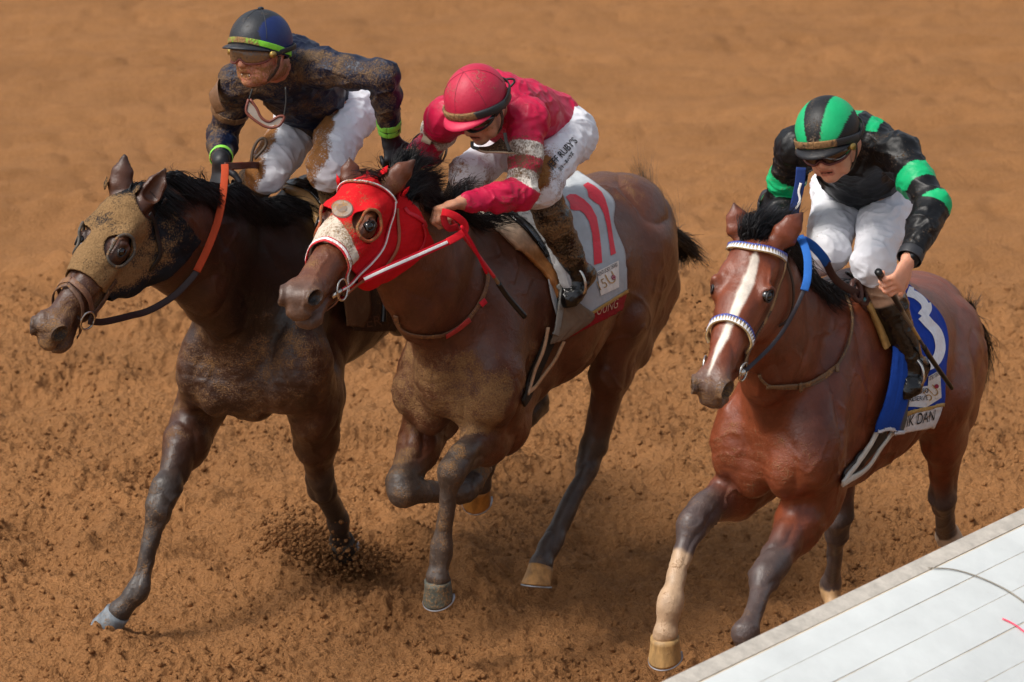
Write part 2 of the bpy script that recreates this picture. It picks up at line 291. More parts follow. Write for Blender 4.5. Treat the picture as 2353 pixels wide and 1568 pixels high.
# ------------------------------------------------------------------ materials
def N(nt, t, **kw):
    n = nt.nodes.new(t)
    for k, v in kw.items(): setattr(n, k, v)
    return n
MUDC = lin('#8f6a42')
def mat(name, color=None, rough=.6, var=.18, vscale=14., bump=(60., .002), bump2=None, mud=False, mudc=None, metal=0., spec=.5, sheen=0., coat=0., mudfine=1., stretch=None, sss=0.):
    m = bpy.data.materials.new(name); m.use_nodes = True; nt = m.node_tree; L = nt.links.new
    b = nt.nodes['Principled BSDF']; tc = N(nt, 'ShaderNodeTexCoord')
    b.inputs['Roughness'].default_value = rough; b.inputs['Metallic'].default_value = metal
    b.inputs['Specular IOR Level'].default_value = spec; b.inputs['Sheen Weight'].default_value = sheen; b.inputs['Coat Weight'].default_value = coat
    if sss: b.inputs['Subsurface Weight'].default_value = sss; b.inputs['Subsurface Radius'].default_value = (.01, .004, .002)
    if color is None: a = N(nt, 'ShaderNodeAttribute', attribute_name='Col'); csock = a.outputs['Color']
    else: a = N(nt, 'ShaderNodeRGB'); a.outputs[0].default_value = (*color, 1); csock = a.outputs[0]
    co = tc.outputs['Object']
    if stretch:
        mp = N(nt, 'ShaderNodeMapping'); mp.inputs['Scale'].default_value = stretch; L(co, mp.inputs[0]); cs = mp.outputs[0]
    else: cs = co
    n1 = N(nt, 'ShaderNodeTexNoise'); n1.inputs['Scale'].default_value = vscale; n1.inputs['Detail'].default_value = 6; n1.inputs['Roughness'].default_value = .65; L(cs, n1.inputs['Vector'])
    mr = N(nt, 'ShaderNodeMapRange'); mr.inputs[1].default_value = .3; mr.inputs[2].default_value = .7; mr.inputs[3].default_value = 1 - var; mr.inputs[4].default_value = 1 + var; L(n1.outputs[0], mr.inputs[0])
    mx = N(nt, 'ShaderNodeMix', data_type='RGBA', blend_type='MULTIPLY'); mx.inputs[0].default_value = 1.; L(csock, mx.inputs[6]); L(mr.outputs[0], mx.inputs[7])
    out = mx.outputs[2]; mudf = None
    if mud:
        at = N(nt, 'ShaderNodeAttribute', attribute_name='mud')
        na = N(nt, 'ShaderNodeTexNoise'); na.inputs['Scale'].default_value = 13.; na.inputs['Detail'].default_value = 8; na.inputs['Roughness'].default_value = .72; L(co, na.inputs['Vector'])
        nb = N(nt, 'ShaderNodeTexNoise'); nb.inputs['Scale'].default_value = 120. * mudfine; nb.inputs['Detail'].default_value = 3; L(co, nb.inputs['Vector'])
        s1 = N(nt, 'ShaderNodeMath', operation='MULTIPLY_ADD'); s1.inputs[1].default_value = .55; L(nb.outputs[0], s1.inputs[0]); L(na.outputs[0], s1.inputs[2])
        s2 = N(nt, 'ShaderNodeMath', operation='ADD'); L(s1.outputs[0], s2.inputs[0]); L(at.outputs['Fac'], s2.inputs[1])
        s3 = N(nt, 'ShaderNodeMapRange'); s3.inputs[1].default_value = 1.12; s3.inputs[2].default_value = 1.42; s3.interpolation_type = 'SMOOTHSTEP'; L(s2.outputs[0], s3.inputs[0]); mudf = s3.outputs[0]
        mc = N(nt, 'ShaderNodeMix', data_type='RGBA', blend_type='MULTIPLY'); mc.inputs[0].default_value = 1.; mc.inputs[6].default_value = (*(MUDC if mudc is None else mudc), 1)
        m2 = N(nt, 'ShaderNodeMapRange'); m2.inputs[1].default_value = .3; m2.inputs[2].default_value = .7; m2.inputs[3].default_value = .72; m2.inputs[4].default_value = 1.2; L(nb.outputs[0], m2.inputs[0]); L(m2.outputs[0], mc.inputs[7])
        mm = N(nt, 'ShaderNodeMix', data_type='RGBA'); L(mudf, mm.inputs[0]); L(out, mm.inputs[6]); L(mc.outputs[2], mm.inputs[7]); out = mm.outputs[2]
        rr = N(nt, 'ShaderNodeMapRange'); rr.inputs[3].default_value = rough; rr.inputs[4].default_value = .88; L(mudf, rr.inputs[0]); L(rr.outputs[0], b.inputs['Roughness'])
        if sheen or spec: 
            r2 = N(nt, 'ShaderNodeMapRange'); r2.inputs[3].default_value = spec; r2.inputs[4].default_value = .15; L(mudf, r2.inputs[0]); L(r2.outputs[0], b.inputs['Specular IOR Level'])
    L(out, b.inputs['Base Color'])
    if bump:
        nn = N(nt, 'ShaderNodeTexNoise'); nn.inputs['Scale'].default_value = bump[0]; nn.inputs['Detail'].default_value = 5; nn.inputs['Roughness'].default_value = .6; L(cs, nn.inputs['Vector'])
        bp = N(nt, 'ShaderNodeBump'); bp.inputs['Strength'].default_value = 1.; bp.inputs['Distance'].default_value = bump[1]; L(nn.outputs[0], bp.inputs['Height'])
        last = bp
        if mudf is not None:
            b3 = N(nt, 'ShaderNodeBump'); b3.inputs['Strength'].default_value = 1.; b3.inputs['Distance'].default_value = .003
            ml = N(nt, 'ShaderNodeMath', operation='MULTIPLY'); L(nb.outputs[0], ml.inputs[0]); L(mudf, ml.inputs[1]); L(ml.outputs[0], b3.inputs['Height']); L(last.outputs[0], b3.inputs['Normal']); last = b3
        if bump2:
            n2 = N(nt, 'ShaderNodeTexNoise'); n2.inputs['Scale'].default_value = bump2[0]; n2.inputs['Detail'].default_value = 4; L(co, n2.inputs['Vector'])
            b2 = N(nt, 'ShaderNodeBump'); b2.inputs['Distance'].default_value = bump2[1]; L(n2.outputs[0], b2.inputs['Height']); L(last.outputs[0], b2.inputs['Normal']); last = b2
        L(last.outputs[0], b.inputs['Normal'])
    return m

# ================================================================== the track
def axis_grid(segs, far):
    a = [-far, -far * .3, -far * .1, segs[0][0] - 6]
    for (x0, x1, h) in segs: a += list(np.arange(x0, x1, h))
    a += [segs[-1][1], segs[-1][1] + 6, far * .1, far * .3, far]
    return np.array(sorted(set(np.round(a, 4))))
gx = axis_grid([(-3.6, 3.6, .0078)], 400.)
gy = axis_grid([(13.6, 16.4, .0082), (16.4, 19.0, .0125), (19.0, 22., .022), (22., 30., .045)], 400.)
GX, GY = np.meshgrid(gx, gy, indexing='ij'); P2 = np.stack([GX.ravel(), GY.ravel()], 1)
def ground_h(P):
    q = P.copy()
    w = (fbm(q * 1.3, 3, 3) - .5) * .5; q = q + w[:, None] * .25
    ca, sa = math.cos(math.radians(58)), math.sin(math.radians(58))
    al = q[:, 0] * ca + q[:, 1] * sa; ac = -q[:, 0] * sa + q[:, 1] * ca       # along / across the harrow lines
    z = (fbm(q * .9, 3, 11) - .5) * .05
    z += (fbm(np.stack([al * .8, ac * 7.], 1), 3, 21) - .5) * .026
    cl = fbm(q * 9., 3, 31); m = sstep(.35, .75, fbm(q * 1.9, 3, 5))
    z += (cl - .5) * (.018 + .052 * m)
    n1 = 1 - np.abs(fbm(q * 24., 2, 41) * 2 - 1); z += (1 - sstep(18., 21., q[:, 1])) * (n1 - .7) * (.020 + .026 * m)
    far = 1 - .75 * sstep(17.5, 21.5, q[:, 1]); z = z * (.35 + .65 * far)
    bl = lambda Q, sd_: np.abs(vn(Q, sd_) * 2 - 1)
    hf = 1 - sstep(18.2, 20.6, q[:, 1]); z += hf * bl(q * 17., 61) * (.010 + .012 * m) + hf * (bl(q * 31. + 7, 62) * (.010 + .008 * m) + bl(q * 57. + 3, 63) * .007)
    fa = sstep(16.5, 19.5, q[:, 1]); c2, s2 = math.cos(math.radians(14)), math.sin(math.radians(14)); a2 = q[:, 0] * c2 + q[:, 1] * s2; b2 = -q[:, 0] * s2 + q[:, 1] * c2
    z += fa * ((fbm(np.stack([a2 * 1.6, b2 * 4.2], 1), 4, 71, .62) - .5) * .11 + (fbm(np.stack([a2 * .25, b2 * 3.5], 1), 2, 72) - .5) * .05 + (np.abs(vn(np.stack([a2 * 4.5, b2 * 6.], 1), 73) * 2 - 1) - .5) * .028)
    z += hf * ((vn(q * 55., 51) - .5) * (.012 + .008 * m) + (vn(q * 88., 53) - .5) * .007)
    # hoof prints and thrown divots
    r = np.random.default_rng(3); 
    for i in range(90):
        c = A3(r.uniform(-3.3, 3.3), r.uniform(14., 21), 0)[:2]; s = r.uniform(.09, .2); dp = r.uniform(.015, .05)
        d = P - c; d2 = np.abs(d).max(1) < .7; dd = np.linalg.norm(d[d2] * [1, .8], axis=1) / s
        z[d2] += -dp * np.exp(-dd ** 2) + dp * .55 * np.exp(-((dd - 1.5) / .45) ** 2) * (vn(P[d2] * 14, i) * 1.6)
    for (px, py, s, dp) in ((880, 1322, .24, .10), (960, 1330, .12, .05), (100, 1240, .16, .05), (100, 1300, .14, .05), (560, 1150, .1, .03), (1215, 1372, .15, .03), (300, 1110, .15, .04), (470, 1270, .14, .03), (1450, 1240, .2, .05), (222, 1440, .06, .03), (80, 540, .4, .06), (830, 1060, .15, .04)):
        o, dv = ray(px, py); c = (o + dv * (-CH / dv[2]))[:2]; d = P - c; d2 = np.abs(d).max(1) < .9
        dd = np.linalg.norm(d[d2], axis=1) / s; z[d2] += -dp * np.exp(-dd ** 2) + dp * .5 * np.exp(-((dd - 1.5) / .4) ** 2) * (vn(P[d2] * 12, 9) * 1.7)
    for (cx_, cy_, s, h_) in ((-1.44, 14.43, .15, .085), (-1.56, 14.48, .08, .03)):
        dd = np.hypot(P[:, 0] - cx_, P[:, 1] - cy_) / s; z += h_ * np.exp(-dd ** 2) * (.75 + .5 * vn(P * 22, 4))
    edge = np.minimum(sstep(400, 60, np.abs(P[:, 0])), sstep(400, 60, np.abs(P[:, 1] - 15)))
    return z * np.where(np.abs(P).max(1) > 50, 0, 1) * edge
gz = ground_h(P2)
nx, ny = GX.shape; I = np.arange(nx * ny).reshape(nx, ny)
GF = np.stack([I[:-1, :-1].ravel(), I[1:, :-1].ravel(), I[1:, 1:].ravel(), I[:-1, 1:].ravel()], 1)
def dirt_mat():
    m = bpy.data.materials.new('harrowed_dirt'); m.use_nodes = True; nt = m.node_tree; L = nt.links.new; b = nt.nodes['Principled BSDF']
    b.inputs['Roughness'].default_value = .95; b.inputs['Specular IOR Level'].default_value = .12
    tc = N(nt, 'ShaderNodeTexCoord'); co = tc.outputs['Object']
    def noise(s, d, r=.6, vec=None):
        n = N(nt, 'ShaderNodeTexNoise'); n.inputs['Scale'].default_value = s; n.inputs['Detail'].default_value = d; n.inputs['Roughness'].default_value = r; L(vec or co, n.inputs['Vector']); return n.outputs[0]
    mp = N(nt, 'ShaderNodeMapping'); mp.inputs['Rotation'].default_value = (0, 0, math.radians(-58)); mp.inputs['Scale'].default_value = (.12, 1.6, 1); L(co, mp.inputs[0])
    n1 = noise(.7, 5); n2 = noise(55, 4, .7); n3 = noise(1.2, 4, .55, mp.outputs[0])
    r = N(nt, 'ShaderNodeValToRGB'); e = r.color_ramp.elements; e[0].position = .30; e[0].color = (*DIRT_D, 1); e[1].position = .72; e[1].color = (*DIRT_L, 1)
    s = N(nt, 'ShaderNodeMath', operation='MULTIPLY_ADD'); s.inputs[1].default_value = .5; L(n2, s.inputs[0]); 
    s0 = N(nt, 'ShaderNodeMath', operation='MULTIPLY_ADD'); s0.inputs[1].default_value = .35; L(n1, s0.inputs[0])
    s1 = N(nt, 'ShaderNodeMath', operation='MULTIPLY'); s1.inputs[1].default_value = .25; L(n3, s1.inputs[0]); mp2 = N(nt, 'ShaderNodeMapping'); mp2.inputs['Rotation'].default_value = (0, 0, math.radians(-14)); mp2.inputs['Scale'].default_value = (.05, 1.1, 1); L(co, mp2.inputs[0])
    s2_ = N(nt, 'ShaderNodeMath', operation='MULTIPLY_ADD'); s2_.inputs[1].default_value = .34; L(noise(1.5, 4, .6, mp2.outputs[0]), s2_.inputs[0]); sb = N(nt, 'ShaderNodeMath', operation='ADD'); sb.inputs[1].default_value = -.17; L(s1.outputs[0], sb.inputs[0]); L(sb.outputs[0], s2_.inputs[2]); L(s2_.outputs[0], s0.inputs[2]); L(s0.outputs[0], s.inputs[2]); L(s.outputs[0], r.inputs[0])
    L(r.outputs[0], b.inputs['Base Color'])
    v = N(nt, 'ShaderNodeTexVoronoi'); v.inputs['Scale'].default_value = 75; L(co, v.inputs['Vector'])
    ad = N(nt, 'ShaderNodeMath', operation='MULTIPLY_ADD'); ad.inputs[1].default_value = -.5; L(v.outputs['Distance'], ad.inputs[0]); L(noise(130, 4, .7), ad.inputs[2])
    bp = N(nt, 'ShaderNodeBump'); bp.inputs['Distance'].default_value = .026; L(ad.outputs[0], bp.inputs['Height']); L(bp.outputs[0], b.inputs['Normal'])
    return m
DIRT_D = A3(.29, .135, .052); DIRT_L = A3(.53, .250, .096)
M_dirt = dirt_mat()
tag(mesh('dirt_track', np.stack([P2[:, 0], P2[:, 1], gz], 1), GF, M_dirt), kind='structure')

# loose clods lying on the surface
_b = np.array([[0, 0, 1], [.9, 0, .2], [.25, .85, .1], [-.75, .5, .15], [-.7, -.55, .1], [.3, -.88, .2], [0, 0, -.8]])
_f = [(0, 1, 2), (0, 2, 3), (0, 3, 4), (0, 4, 5), (0, 5, 1), (6, 2, 1), (6, 3, 2), (6, 4, 3), (6, 5, 4), (6, 1, 5)]
def clod_mesh(Pc, Sz, r):
    V = []; F = []
    for i, (p, s) in enumerate(zip(Pc, Sz)):
        a = r.normal(size=(3, 3)); q, _ = np.linalg.qr(a); b = _b * r.uniform(.7, 1.25, (7, 1)) * s
        V.append(p + b @ q.T); F += [tuple(j + 7 * i for j in f) for f in _f]
    return np.vstack(V), np.array(F)
r = np.random.default_rng(12); nC = 34000
py = 13.6 + 6 * r.random(nC) ** 1.4; pxx = r.uniform(-3.2, 3.2, nC); keep = fbm(np.stack([pxx, py], 1) * 1.9, 3, 5) + r.uniform(-.3, .3, nC) > .42
cp = np.stack([pxx, py], 1)[keep]; cz = ground_h(cp) ; szs = .004 + .013 * r.random(len(cp)) ** 3
V, F = clod_mesh(np.column_stack([cp, cz + szs * .2]), szs, r)
tag(mesh('dirt_clods', V, F, M_dirt, smooth=True), 'loose crumbs of brown dirt lying over the harrowed track', 'dirt', kind='stuff')

# dirt thrown up by a hoof of the left horse, and specks flying behind the others
gp = lambda px, py, z=0.: (lambda o, d: o + d * ((z - CH) / d[2]))(*ray(px, py))
r = np.random.default_rng(5); Pc = []; Sz = []
c0 = gp(800, 1285)
for i in range(3800):
    t = r.random() ** .8; a = r.normal()
    px = 870 - 230 * t + r.normal() * 30; py_ = 1305 - 110 * t + 60 * t * t + r.normal() * (16 + 26 * t)
    base = hpd(px, py_, c0 + A3(0, r.normal() * .12, 0.05)); base[2] = abs(base[2]) if base[2] > -.02 else .01
    Pc.append(base); Sz.append(.003 + .012 * r.random() ** 3)
for (px, py_, sx, sy, n) in ((790, 1215, 22, 30, 90), (700, 1230, 60, 30, 500), (880, 1290, 60, 22, 700), (2290, 740, 40, 45, 40), (1600, 730, 35, 50, 90), (1590, 820, 30, 60, 60), (2240, 780, 60, 60, 60), (1950, 1240, 80, 60, 50), (1600, 600, 80, 60, 30)):
    for i in range(n):
        Pc.append(hpd(px + r.normal() * sx, py_ + r.normal() * sy, A3(0, 15.6 + r.normal() * .2, .3))); Sz.append(.002 + .005 * r.random() ** 3)
V, F = clod_mesh(Pc, Sz, r)
tag(mesh('dirt_spray', V, F, M_dirt), 'spray of dirt thrown up by the hoof of the leftmost horse', 'dirt', kind='stuff')

# ================================================================== white padded rail
R0_, R1_ = gp(1500, 1568, 1.05), gp(2353, 1160, 1.05)
rd = nrm(R1_ - R0_); rs = nrm(np.cross(rd, [0, 0, 1])); rs = rs if rs[1] < 0 else -rs    # rs: toward the camera, level
Rm = (R0_ + R1_) / 2
rail = thing('safety_rail', 'white padded rail running along the track edge at lower right', 'rail', tuple(Rm - A3(0, 0, 1.05)))
M_pad = mat('white_vinyl', lin('#cdd1cf'), rough=.5, var=.09, vscale=3.5, bump=(9, .004), mud=True, mudc=lin('#a08b70'))
M_strip = mat('grey_edge_strip', lin('#b4ada2'), rough=.75, var=.22, vscale=22, bump=(70, .002), mud=True, mudc=lin('#8f7b62'))
M_dark = mat('dark_gap', lin('#3a3a3c'), rough=.8)
M_seam = mat('seam_tape', lin('#cdbda6'), rough=.7, var=.2)
def rail_board(name, s0, s1, z0, z1, m, l0=-6., l1=6., crown=.0006, mudv=0.):
    """one long board of the cover: s = distance toward the camera, z = height relative to the top edge"""
    n = 160; V = []; F = []
    prof = [(0, -.02), (0, -.0005), (.004, 0), (.25, crown), (.5, crown * 1.4), (.75, crown), (.996, 0), (1, -.0005), (1, -.02)]
    nrmv = nrm(rs * (z0 - z1) + A3(0, 0, s1 - s0))
    for i in range(n + 1):
        base = Rm + rd * (l0 + (l1 - l0) * i / n)
        for (t, hgt) in prof: V.append(base + rs * (s0 + (s1 - s0) * t) + A3(0, 0, z0 + (z1 - z0) * t) + nrmv * (hgt + .0006 * math.sin(i * .3 + s0 * 30)))
    k = len(prof)
    for i in range(n):
        for j in range(k - 1): F.append((i * k + j, i * k + j + 1, (i + 1) * k + j + 1, (i + 1) * k + j))
    F += [tuple(range(k))[::-1], tuple(n * k + j for j in range(k))]
    return mesh(name, V, F, m, rail, mud=mudv, smooth=False)
def zz(s): return -.012 - s * .30 - s * s * .25
def seg(s0, s1, m, name, mudv=0.): rail_board(name, s0, s1, zz(s0), zz(s1), m, mudv=mudv)
seg(0, .055, M_strip, 'edge_strip', .14)
edges = [.061, .15, .256, .362, .468, .574, .68, .786]
for a, b_ in zip(edges[:-1], edges[1:]): seg(a, b_ - .0022, M_pad, 'pad_board', .17)
for e in (.0580, .1489, .2549, .3609, .4669, .5729, .6789): V, F = ribbon(np.array([Rm + rd * l + rs * e + A3(0, 0, zz(e) - .0065) for l in np.linspace(-6, 6, 20)]), A3(0, 0, 1), .007, .005); mesh('seam', V, F, M_seam, rail)
def rail_pt(px, py, up=.004):
    best = None
    o, d = ray(px, py)
    for s in np.linspace(0, .78, 400):
        q = Rm + rs * s + A3(0, 0, zz(s)); nn = nrm(np.cross(rd, rs * 1. + A3(0, 0, -.3 - .5 * s))); nn = nn if nn[2] > 0 else -nn
        t = ((q - o) @ nn) / (d @ nn); p = o + d * t; e = abs((p - q) @ rs)
        if best is None or e < best[0]: best = (e, p + nn * up)
    return best[1]
M_crack = mat('crack_line', lin('#8f877a'), rough=.9)
P = spline([rail_pt(x, y) for x, y in ((2132, 1308), (2190, 1312), (2250, 1330), (2310, 1358), (2360, 1392))], 30)
V, F = ribbon(P, A3(0, -.3, 1), np.linspace(.003, .006, 30), .0025); mesh('panel_joint', V, F, M_crack, rail)
M_pink = mat('pink_mark', lin('#ff5d74'), rough=.6)
P = spline([rail_pt(x, y) for x, y in ((2302, 1424), (2330, 1438), (2362, 1462))], 12); V, F = ribbon(P, A3(0, -.3, 1), .006, .002); mesh('pink_chalk_mark', V, F, M_pink, rail)
# posts and skirt that carry the cover (below the picture's edge)
for l in (-4, -1.5, 1, 3.5): V, F = tube([Rm + rd * l + rs * .30 + A3(0, 0, -.14), Rm + rd * l + rs * .30 - A3(0, 0, 1.06)], .035, 16); mesh('post', V, F, M_pad, rail, mud=0.)

# ================================================================== horses
BLK = lin('#17130f')
M_coat = mat('horse_coat', None, rough=.38, var=.30, vscale=13., bump=(26., .004), bump2=(240., .0012), mud=True, mudc=lin('#80603f'), spec=.46, mudfine=1.6)
M_eye = mat('eye_gloss', lin('#0b0705'), rough=.06, var=0, bump=None, spec=.8)
M_mane = mat('mane_hair', None, rough=.42, var=.25, vscale=60, bump=None, spec=.4)
M_hoof = mat('hoof_horn', None, rough=.55, var=.45, vscale=34., bump=(40., .002), stretch=(1, 1, .35), mud=True, mudc=lin('#8a6b49'))
M_shoe = mat('horseshoe_steel', lin('#b9bcc0'), rough=.35, metal=.9, var=.2)
HP_ = {}
def segd(P, a, b):
    ab = b - a; t = np.clip((P - a) @ ab / (ab @ ab), 0, 1); return np.linalg.norm(P - a - t[:, None] * ab, axis=1), t
def horse_field(k, o):
    J = {n: A3(*v) for n, v in JH[k].items()}; J.update({n: A3(*v) for n, v in o.get('J', {}).items()})
    H = HD[k]; ho = A3(*H['o']); R = np.array(H['R']); s = H['s']
    f = Field(.05); W, Cr, D = J['withers'], J['croup'], J['dock']; G = J['girthb']
    zt = W[2]; zb = G[2]; zc = (zt + zb) / 2; hh = (zt - zb) / 2; cx = Cr[0]
    Z = A3(0, 0, 1)
    # trunk
    f.B([.20, 0, zc - .02], [-.30, 0, zc - .01], (.19, hh * .88), (.275, hh * .93), k=.08)
    f.B([-.28, 0, zc - .01], [-.74, 0, Cr[2] - .27], (.28, hh * .92), (.235, .25), k=.08)
    f.B([.10, 0, zt - .13], [-.30, 0, zt - .13], (.055, .10), (.09, .10), k=.09)
    f.B([-.25, 0, zt - .16], [cx + .1, 0, Cr[2] - .13], (.13, .11), (.15, .13), k=.09)
    for s_ in (1, -1): f.E([cx + .02, Cr[1] + s_ * .100, Cr[2] - .215], (.22, .135, .175), k=.10)
    f.E([cx + .05, Cr[1], Cr[2] - .14], (.20, .09, .11), k=.13)
    f.B([cx, Cr[1], Cr[2] - .16], D - A3(-.12, 0, .09), (.18, .16), (.10, .11), k=.08)
    f.B(D - A3(-.02, 0, .03), D + A3(-.07, 0, -.06), .040, .026, k=.04)          # root of the tail
    # chest and shoulders
    for q, s_ in (('L', 1), ('R', -1)):
        sh, el = J['sh' + q], J['el' + q]
        f.B(W + A3(-.02, s_ * .085, -.16), sh + A3(-.05, -s_ * .02, .05), (.055, .15), (.085, .125), k=.07)
        f.E(sh + A3(-.01, -s_ * .03, -.01), (.10, .095, .13), k=.05)
        f.E(sh + A3(.00, -s_ * .085, -.075), (.085, .082, .115), k=.022)                # pectoral
        f.B(sh + A3(-.03, 0, -.02), el + A3(-.03, 0, .03), (.085, .12), (.085, .12), k=.05)
        f.B(W + A3(-.16, s_ * .12, -.28), el + A3(-.10, -s_ * .01, .05), (.07, .13), (.07, .09), k=.07)   # triceps
        kn, fe, to = J['kn' + q], J['f' + q], J['t' + q]
        ax = nrm(kn - el); fr = np.cross(ax, YX); fr = nrm(fr)
        m = el + (kn - el) * .35
        f.S = 1.17
        f.B(el + ax * -.02, m, (.078, .100), (.070, .092), k=.045); f.B(m, kn - ax * .05, (.068, .090), (.040, .050), k=.03)
        f.B(el + fr * .035 + ax * .02, el + ax * .22 + fr * .03, (.045, .05), (.028, .03), k=.02)
        f.B(el - fr * .05 + ax * .02, el + ax * .2 - fr * .022, (.045, .045), (.02, .024), k=.02)
        ax2 = nrm(fe - kn); fr2 = nrm(np.cross(ax2, YX))
        f.B(kn - ax * .055 + fr * .004, kn + ax2 * .030 + fr2 * .004, (.052, .054), (.050, .052), k=.03)
        f.E(kn - (fr + fr2) * .022, (.032, .034, .034), k=.02)
        f.B(kn + ax2 * .03 + fr2 * .006, fe - ax2 * .02, (.037, .035), (.032, .031), k=.035)
        f.B(kn + ax2 * .01 - fr2 * .028, fe - ax2 * .01 - fr2 * .024, (.019, .018), (.020, .019), k=.014)
        f.B(fe - ax2 * .022, fe + nrm(to - fe) * .018, (.036, .035), (.037, .036), k=.025); f.E(fe - fr2 * .028 + ax2 * .012, (.022, .024, .022), k=.02)
        p = nrm(to - fe); f.B(fe, fe + p * .095, (.033, .033), (.036, .034), k=.03); f.E(fe + p * .105, (.040, .040, .038), k=.02); f.S = 1.
        hip, st, hk, hf, ht = [J[n + q] for n in ('hip', 'st', 'hk', 'hf', 'ht')]
        f.B(A3(cx + .02, hip[1] * .75, Cr[2] - .30), st + A3(-.05, -s_ * .02, .02), (.13, .22), (.09, .135), k=.07)
        f.B(A3(cx + .10, s_ * .16, Cr[2] - .22), st + A3(.03, 0, .03), (.06, .09), (.07, .07), k=.07)          # tensor / flank
        bt = A3(D[0] + .10, D[1] + s_ * .088, D[2] - .17); back = (st + hk) / 2 + A3(-.06, 0, .04)
        f.B(bt, bt * .35 + back * .65, (.085, .11), (.075, .10), k=.06); f.B(bt * .35 + back * .65, back, (.075, .10), (.05, .06), k=.05)
        ax = nrm(hk - st); fr = nrm(np.cross(ax, YX)); m = st + (hk - st) * .4
        f.E(st + fr * .02, (.085, .075, .095), k=.05)
        f.B(st, m, (.09, .125), (.074, .105), k=.05); f.B(m, hk - ax * .03, (.072, .098), (.046, .060), k=.035)
        f.S = 1.2
        ax2 = nrm(hf - hk); fr2 = nrm(np.cross(ax2, YX)); pt = hk - ax2 * .055 - fr2 * .045
        f.B((st + hk) / 2 - fr * .05, pt, (.022, .030), (.016, .018), k=.025)      # Achilles tendon
        f.B(pt, hk + ax2 * .10 - fr2 * .022, (.022, .024), (.022, .022), k=.02)
        f.B(hk - ax * .02, hk + ax2 * .06, (.046, .056), (.036, .044), k=.025)
        f.B(hk + ax2 * .05, hf - ax2 * .02, (.032, .034), (.029, .030), k=.03); f.B(hk + ax2 * .05 - fr2 * .028, hf - ax2 * .01 - fr2 * .025, (.019, .019), (.020, .020), k=.014)
        f.B(hf - ax2 * .022, hf + nrm(ht - hf) * .018, (.036, .035), (.037, .036), k=.025); f.E(hf - fr2 * .026 + ax2 * .01, (.024, .024, .022), k=.02)
        p = nrm(ht - hf); f.B(hf, hf + p * .095, (.034, .034), (.036, .034), k=.02); f.E(hf + p * .105, (.040, .040, .038), k=.02); f.S = 1.
    # sternum and neck
    ch = J['chest']; f.E(ch + A3(-.07, 0, .06), (.13, .10, .17), k=.05)
    if 'brisket' in o: f.E(o['brisket'][0], o['brisket'][1], k=.06)
    f.B(ch + A3(-.08, 0, -.03), G + A3(.05, 0, .10), (.10, .10), (.15, .11), k=.07)
    h = lambda a, l, d_: ho + R @ (A3(a, l, d_) * s)
    nb, nm = J['neckb'], J['neckm']; th = h(.045, 0, -.115)
    nm = nm + A3(*o.get('nmo', (0, 0, .03))); n0, n1, n2, n3 = o.get('neck', ((.14, .28), (.115, .235), (.092, .185), (.078, .14)))
    f.B(nb + A3(-.08, 0, -.04), nb * .45 + nm * .55, n0, n1, k=.09); f.B(nb * .45 + nm * .55, nm * .45 + th * .55, n1, n2, k=.05); f.B(nm * .45 + th * .55, th, n2, n3, k=.04)
    # head
    E = lambda c, r, kk=.02, sub=False: f.E(h(*c), np.array(r) * s, R=R, k=kk, sub=sub)
    def Bh(a, b, r0, r1, kk=.02, sub=False): f.B(h(*a), h(*b), tuple(np.array(r0) * s), tuple(np.array(r1) * s), side=R[:, 1], k=kk, sub=sub)
    E((.06, 0, -.060), (.098, .084, .084), .03)
    Bh((.08, 0, -.050), (.27, 0, -.060), (.084, .066), (.068, .060), .03)
    Bh((.24, 0, -.060), (.52, 0, -.066), (.066, .062), (.054, .054), .03)
    for s_ in (1, -1):
        E((.150, s_ * .036, -.185), (.118, .046, .100), .03)                 # jowl
        E((.150, s_ * .070, -.020), (.050, .024, .022), .02)                 # brow
        E((.20, s_ * .078, -.042), (.040, .024, .034), .02)                 # eye bulge
        Bh((.24, s_ * .064, -.070), (.37, s_ * .054, -.072), (.013, .013), (.008, .008), .02)   # facial crest
        E((.545, s_ * .036, -.050), (.050, .026, .040), .02)                 # nostril wing
        Bh((.245, s_ * .034, -.160), (.44, s_ * .026, -.135), (.022, .044), (.022, .028), .03)
    E((.570, 0, -.060), (.042, .048, .046), .02); E((.598, 0, -.084), (.026, .040, .032), .012)
    Bh((.42, 0, -.132), (.55, 0, -.140), (.040, .030), (.038, .028), .02); E((.562, 0, -.144), (.032, .040, .028), .012); E((.535, 0, -.160), (.028, .034, .020), .015)
    Bh((.46, .055, -.114), (.585, .052, -.116), (.022, .0035), (.022, .0035), .006, True); Bh((.46, -.055, -.114), (.585, -.052, -.116), (.022, .0035), (.022, .0035), .006, True)
    mk = {}
    for s_ in (1, -1):
        q = f.proj(h(.590, s_ * .11, -.030)[None])[0]; mk['n', s_] = q
        q2 = f.proj(h(.215, s_ * .13, -.012)[None])[0]; mk['e', s_] = q2; g = f.grad(q2[None])[0]; mk['g', s_] = g
    for s_ in (1, -1):
        q = mk['n', s_]; g = f.grad(q[None])[0]; c1 = nrm(np.cross(g, R[:, 2])); c2 = np.cross(g, c1); RR = np.stack([c1, c2, g], 1)
        f.E(q + g * .004, (.040, .030, .014), R=RR, k=.02); f.E(q + g * .014, (.028, .019, .030), R=RR, k=.010, sub=True)
        g = mk['g', s_]; q = mk['e', s_]; c1 = nrm(R[:, 0] - g * g.dot(R[:, 0])); c2 = np.cross(g, c1); RR = np.stack([c1, c2, g], 1); mk['R', s_] = RR
        f.E(q + g * .001 - R[:, 0] * .020 + R[:, 2] * .006, (.014, .028, .010), R=RR, k=.02); f.E(q + g * .006, (.022, .0125, .010), R=RR, k=.008, sub=True)
    # ears
    ears = []
